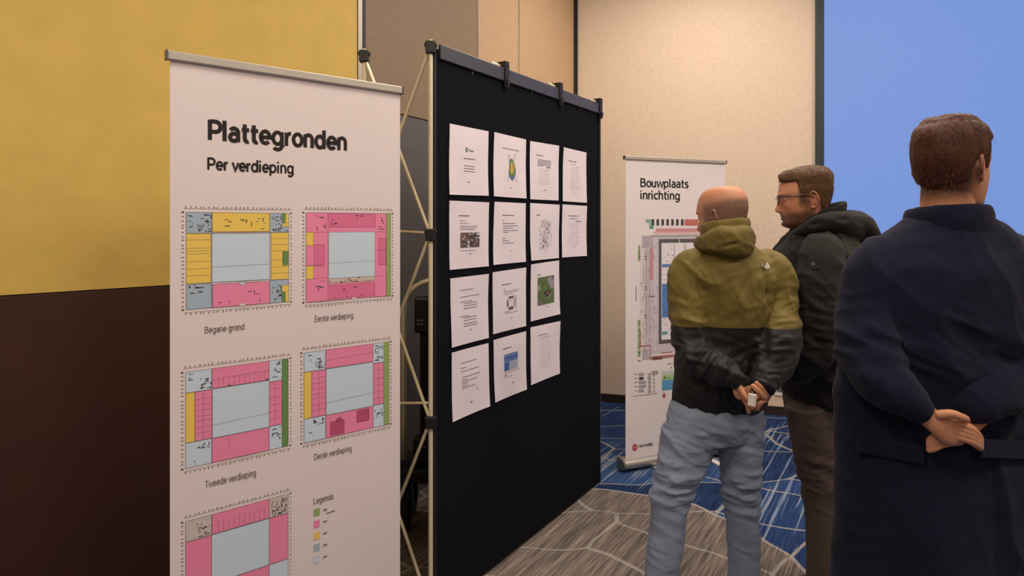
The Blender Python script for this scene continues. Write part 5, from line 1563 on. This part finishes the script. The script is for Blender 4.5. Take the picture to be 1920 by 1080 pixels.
# ------------------------------------------------------------------ person 3: navy coat, near the right edge, seen from behind
Y3 = 1.65
j = lambda px, py, dy=0: pt(px, py, Y3 + dy)
base = Vector((j(1775, 420).x, Y3, 0))
p3 = empty('person', base, label='person in a dark navy coat seen from behind, nearest the camera at the right edge', cat='person', group='visitors')
fa = math.radians(24)
face3 = Vector((math.cos(fa), math.sin(fa), 0))
h3 = j(1787, 318, 0)
X3, inv3, fwd3 = body_mesh(p3, base, h3, face3, 0, 1.0,
    [(j(1776, 440), .08, .075), (j(1776, 400), .064, .064), (j(1776, 370), .060, .064), (j(1778, 345), .060, .064)],
    [([(j(1775, 1000), .13, .09), (j(1775, 760), .13, .09), (j(1775, 540), .17, .09), (j(1775, 450), .11, .075)],),
     ([(j(1635, 515), .05, .05), (j(1612, 650, -.04), .043, .043), (j(1712, 760, -.15), .03, .026)], (0, 1, 0)),
     ([(j(1915, 515), .05, .05), (j(1938, 650, -.04), .043, .043), (j(1838, 760, -.15), .03, .026)], (0, 1, 0)),
     ([(j(1700, 1000), .07, .07), (j(1700, 1250), .05, .05), (j(1700, 1540), .035, .04)],), ([(j(1850, 1000), .07, .07), (j(1850, 1250), .05, .05), (j(1850, 1540), .035, .04)],)], 
    [limb_hand([([(j(1728, 770, -.165), .024, .019), (j(1750, 788, -.178), .026, .017), (j(1782, 806, -.186), .036, .014), (j(1796, 812, -.186), .034, .012)], (.3, 0, .9))],
        [[(j(1796, 802 + q * 9 - 10, -.19), .0098, .0098), (j(1818, 812 + q * 8 - 10, -.205), .0095, .0095), (j(1832, 822 + q * 7 - 8, -.20), .0088, .0088), (j(1838, 828 + q * 6 - 6, -.185), .0078, .0078)] for q in range(4)] +
        [[(j(1760, 778, -.19), .012, .012), (j(1784, 776, -.205), .0105, .0105), (j(1802, 782, -.21), .0095, .0095), (j(1812, 786, -.205), .008, .008)]]),
     limb_hand([([(j(1848, 772, -.150), .024, .019), (j(1826, 790, -.158), .026, .017), (j(1796, 806, -.160), .036, .014), (j(1782, 812, -.158), .034, .012)], (.3, 0, .9))],
        [[(j(1782, 812 + q * 9 - 10, -.16), .0098, .0098), (j(1764, 820 + q * 8 - 10, -.165), .0095, .0095), (j(1750, 828 + q * 7 - 8, -.165), .0088, .0088), (j(1742, 832 + q * 6 - 6, -.16), .0078, .0078)] for q in range(4)] +
        [[(j(1820, 782, -.165), .012, .012), (j(1800, 786, -.175), .0105, .0105), (j(1786, 792, -.18), .0095, .0095), (j(1776, 796, -.18), .008, .008)]])],
    lambda co, inv: skin_colors(co, inv, None, lambda x, y, z: .85 * sstep(z, -.105, -.06) * sstep(-y, .01, .04) * (np.abs(z) < .13), scalp_col=(74, 44, 30)), ear_y=-.012)
eyes(p3, X3, base)
HAIRD = hair_mat('dark_reddish_hair', (46, 26, 18), (96, 52, 32))
def mask3(x, y, z):
    top = sstep(z, .066, .08) * sstep(.084 - y, 0, .012)
    sides = sstep(.022 - y, -.004, .008) * sstep(z, -.012, .004)
    nape = sstep(-y, .03, .05) * sstep(z, -.078 + .5 * np.abs(x), -.050 + .3 * np.abs(x))
    earcut = 1 - np.exp(-((y + .015) / .022) ** 2 - ((z - .0) / .032) ** 2) * (np.abs(x) > .04)
    return np.clip(np.maximum(np.maximum(top, sides * earcut), nape), 0, 1)
hair_shell(X3, lambda x, y, z: .003 + .005 * sstep(z, -.05, .03) + .003 * sstep(z, .05, .10) + .010 * sstep(z, .112, .1255), mask3, None, 'hair', HAIRD, p3, base, seed=14)
hair_strands(X3, mask3, 1800, lambda p: .022 if p[2] > .07 else .012, lambda p: np.array((p[0] * 4, .2 if p[2] > .08 else -.3, -.8)), 'hair_strands', HAIRD, p3, base, 13, .010)
NAVY = cloth_mat('navy_wool', (20, 23, 44), .92, var=.1, bscale=800, bump=.14, vscale=40, sheen=.05, spec=.12)
def ring3(py, xl, xr, hd, dy=0): return (j((xl + xr) / 2, py, dy), (xr - xl) / 2 / F * (Y3 + dy), hd)
def r3s(py, xl, hd, k=1.0): return ring3(py, xl, 2 * 1775 - xl, hd)
s = Soup()
loft(s, [r3s(1120, 1562, .17), r3s(966, 1566, .17), r3s(880, 1569, .168), r3s(800, 1573, .160), r3s(700, 1581, .150), r3s(620, 1590, .150), r3s(560, 1597, .150), r3s(520, 1602, .142), r3s(490, 1612, .130),
         r3s(465, 1632, .112), r3s(440, 1660, .098), r3s(415, 1692, .086), r3s(398, 1708, .078)], n=44, caps='flat')
for sg in (-1, 1):
    x = lambda px: px if sg < 0 else 2 * 1775 - px
    loft(s, [(j(x(1668), 478, 0), .06, .065), (j(x(1644), 514, 0), .077, .078), (j(x(1634), 570, -.01), .075, .074), (j(x(1630), 620, -.03), .072, .072), (j(x(1634), 662, -.055), .068, .068),
             (j(x(1652), 704, -.10), .064, .063), (j(x(1690), 738, -.138), .056, .054), (j(x(1716), 760, -.158), .048, .044), (j(x(1728), 770, -.165), .042, .036)], side=(0, 1, 0), n=24)
def disp3(co, no):
    jj = lambda px, py, dy: tuple(j(px, py, dy))
    py = HY + (HC - co[:, 2]) / co[:, 1] * F
    d = .020 * np.exp(-((py - 660) / 70) ** 2) * ridges(co, (.5, -.2, 1), .06, .16, 103, 2) + .011 * ridges(co, (.9, 0, .3), .12, .35, 104, 3)
    d += .003 * folds(co, (.3, 0, 1), .09, .2, 101) + .0015 * folds(co, (-.5, .2, 1), .04, .1, 102)
    for a, b, w, am in ((jj(1660, 560, -.17), jj(1717, 600, -.17), .010, .007), (jj(1640, 540, -.15), jj(1690, 640, -.16), .014, -.008), (jj(1600, 640, -.11), jj(1650, 650, -.13), .010, .007),
                        (jj(1625, 790, -.18), jj(1668, 730, -.17), .010, .010), (jj(1640, 800, -.18), jj(1690, 760, -.17), .010, -.010), (jj(1622, 836, -.18), jj(1717, 850, -.18), .007, -.009),
                        (jj(1612, 500, -.09), jj(1660, 476, -.1), .012, -.005), (jj(1680, 470, -.11), jj(1770, 500, -.13), .014, .004)):
        d += crease(co, a, b, w, am)
    d -= .006 * np.exp(-((co[:, 0] - j(1775, 420).x) / .004) ** 2) * (co[:, 2] < 1.15) * (co[:, 1] < Y3)
    return d
coat3 = garment('coat', s, .0068, 4, p3, base, [NAVY], disp3)
s = Soup()
pts = []
cc = j(1776, 412, .0)
for i in range(17):
    a = math.radians(-90 + 290 * (i - 8) / 16)
    up = .5 - .5 * math.sin(a)
    pts.append((cc + Vector((.092 * math.cos(a), .088 * math.sin(a), -.022 + .020 * up)), .044, .012))
loft(s, pts, side=(0, 0, 1), n=14, dens=4)
garment('collar', s, .0048, 3, p3, base, [NAVY], lambda co, no: .0012 * folds(co, (1, 0, 1), .03, .08, 111))
s = Soup()
for x0 in (1668, 1882):
    q, nn = on_mesh(coat3, base, x0, 842, .002)
    if q is None: continue
    ux = Vector((1, 0, -.08)); ux = (ux - nn * ux.dot(nn)).normalized(); uy = nn.cross(ux)
    f = Soup(); f.box(q, (.072, .022, .004), (ux, uy, nn)); f = f.build('pocket_flap', NAVY, p3, base, .004)
s = Soup()
TR3 = cloth_mat('dark_grey_trousers', (40, 40, 46), .9, var=.08)
for x0 in (1700, 1850):
    loft(s, [ring3(1060, x0 - 70, x0 + 70, .10), ring3(1250, x0 - 52, x0 + 52, .075), ring3(1450, x0 - 46, x0 + 46, .066), ring3(1545, x0 - 46, x0 + 46, .072)], n=24, caps='flat')
garment('trousers', s, .008, 3, p3, base, [TR3], lambda co, no: .003 * folds(co, (.3, 0, 1), .06, .12, 121))
for x0 in (1700, 1850):
    a = j(x0, 1560); shoe(p3, base, (a.x - .02, Y3 - .1, 0), (a.x + .05, Y3 + .18, 0), SHOE)
#@@END
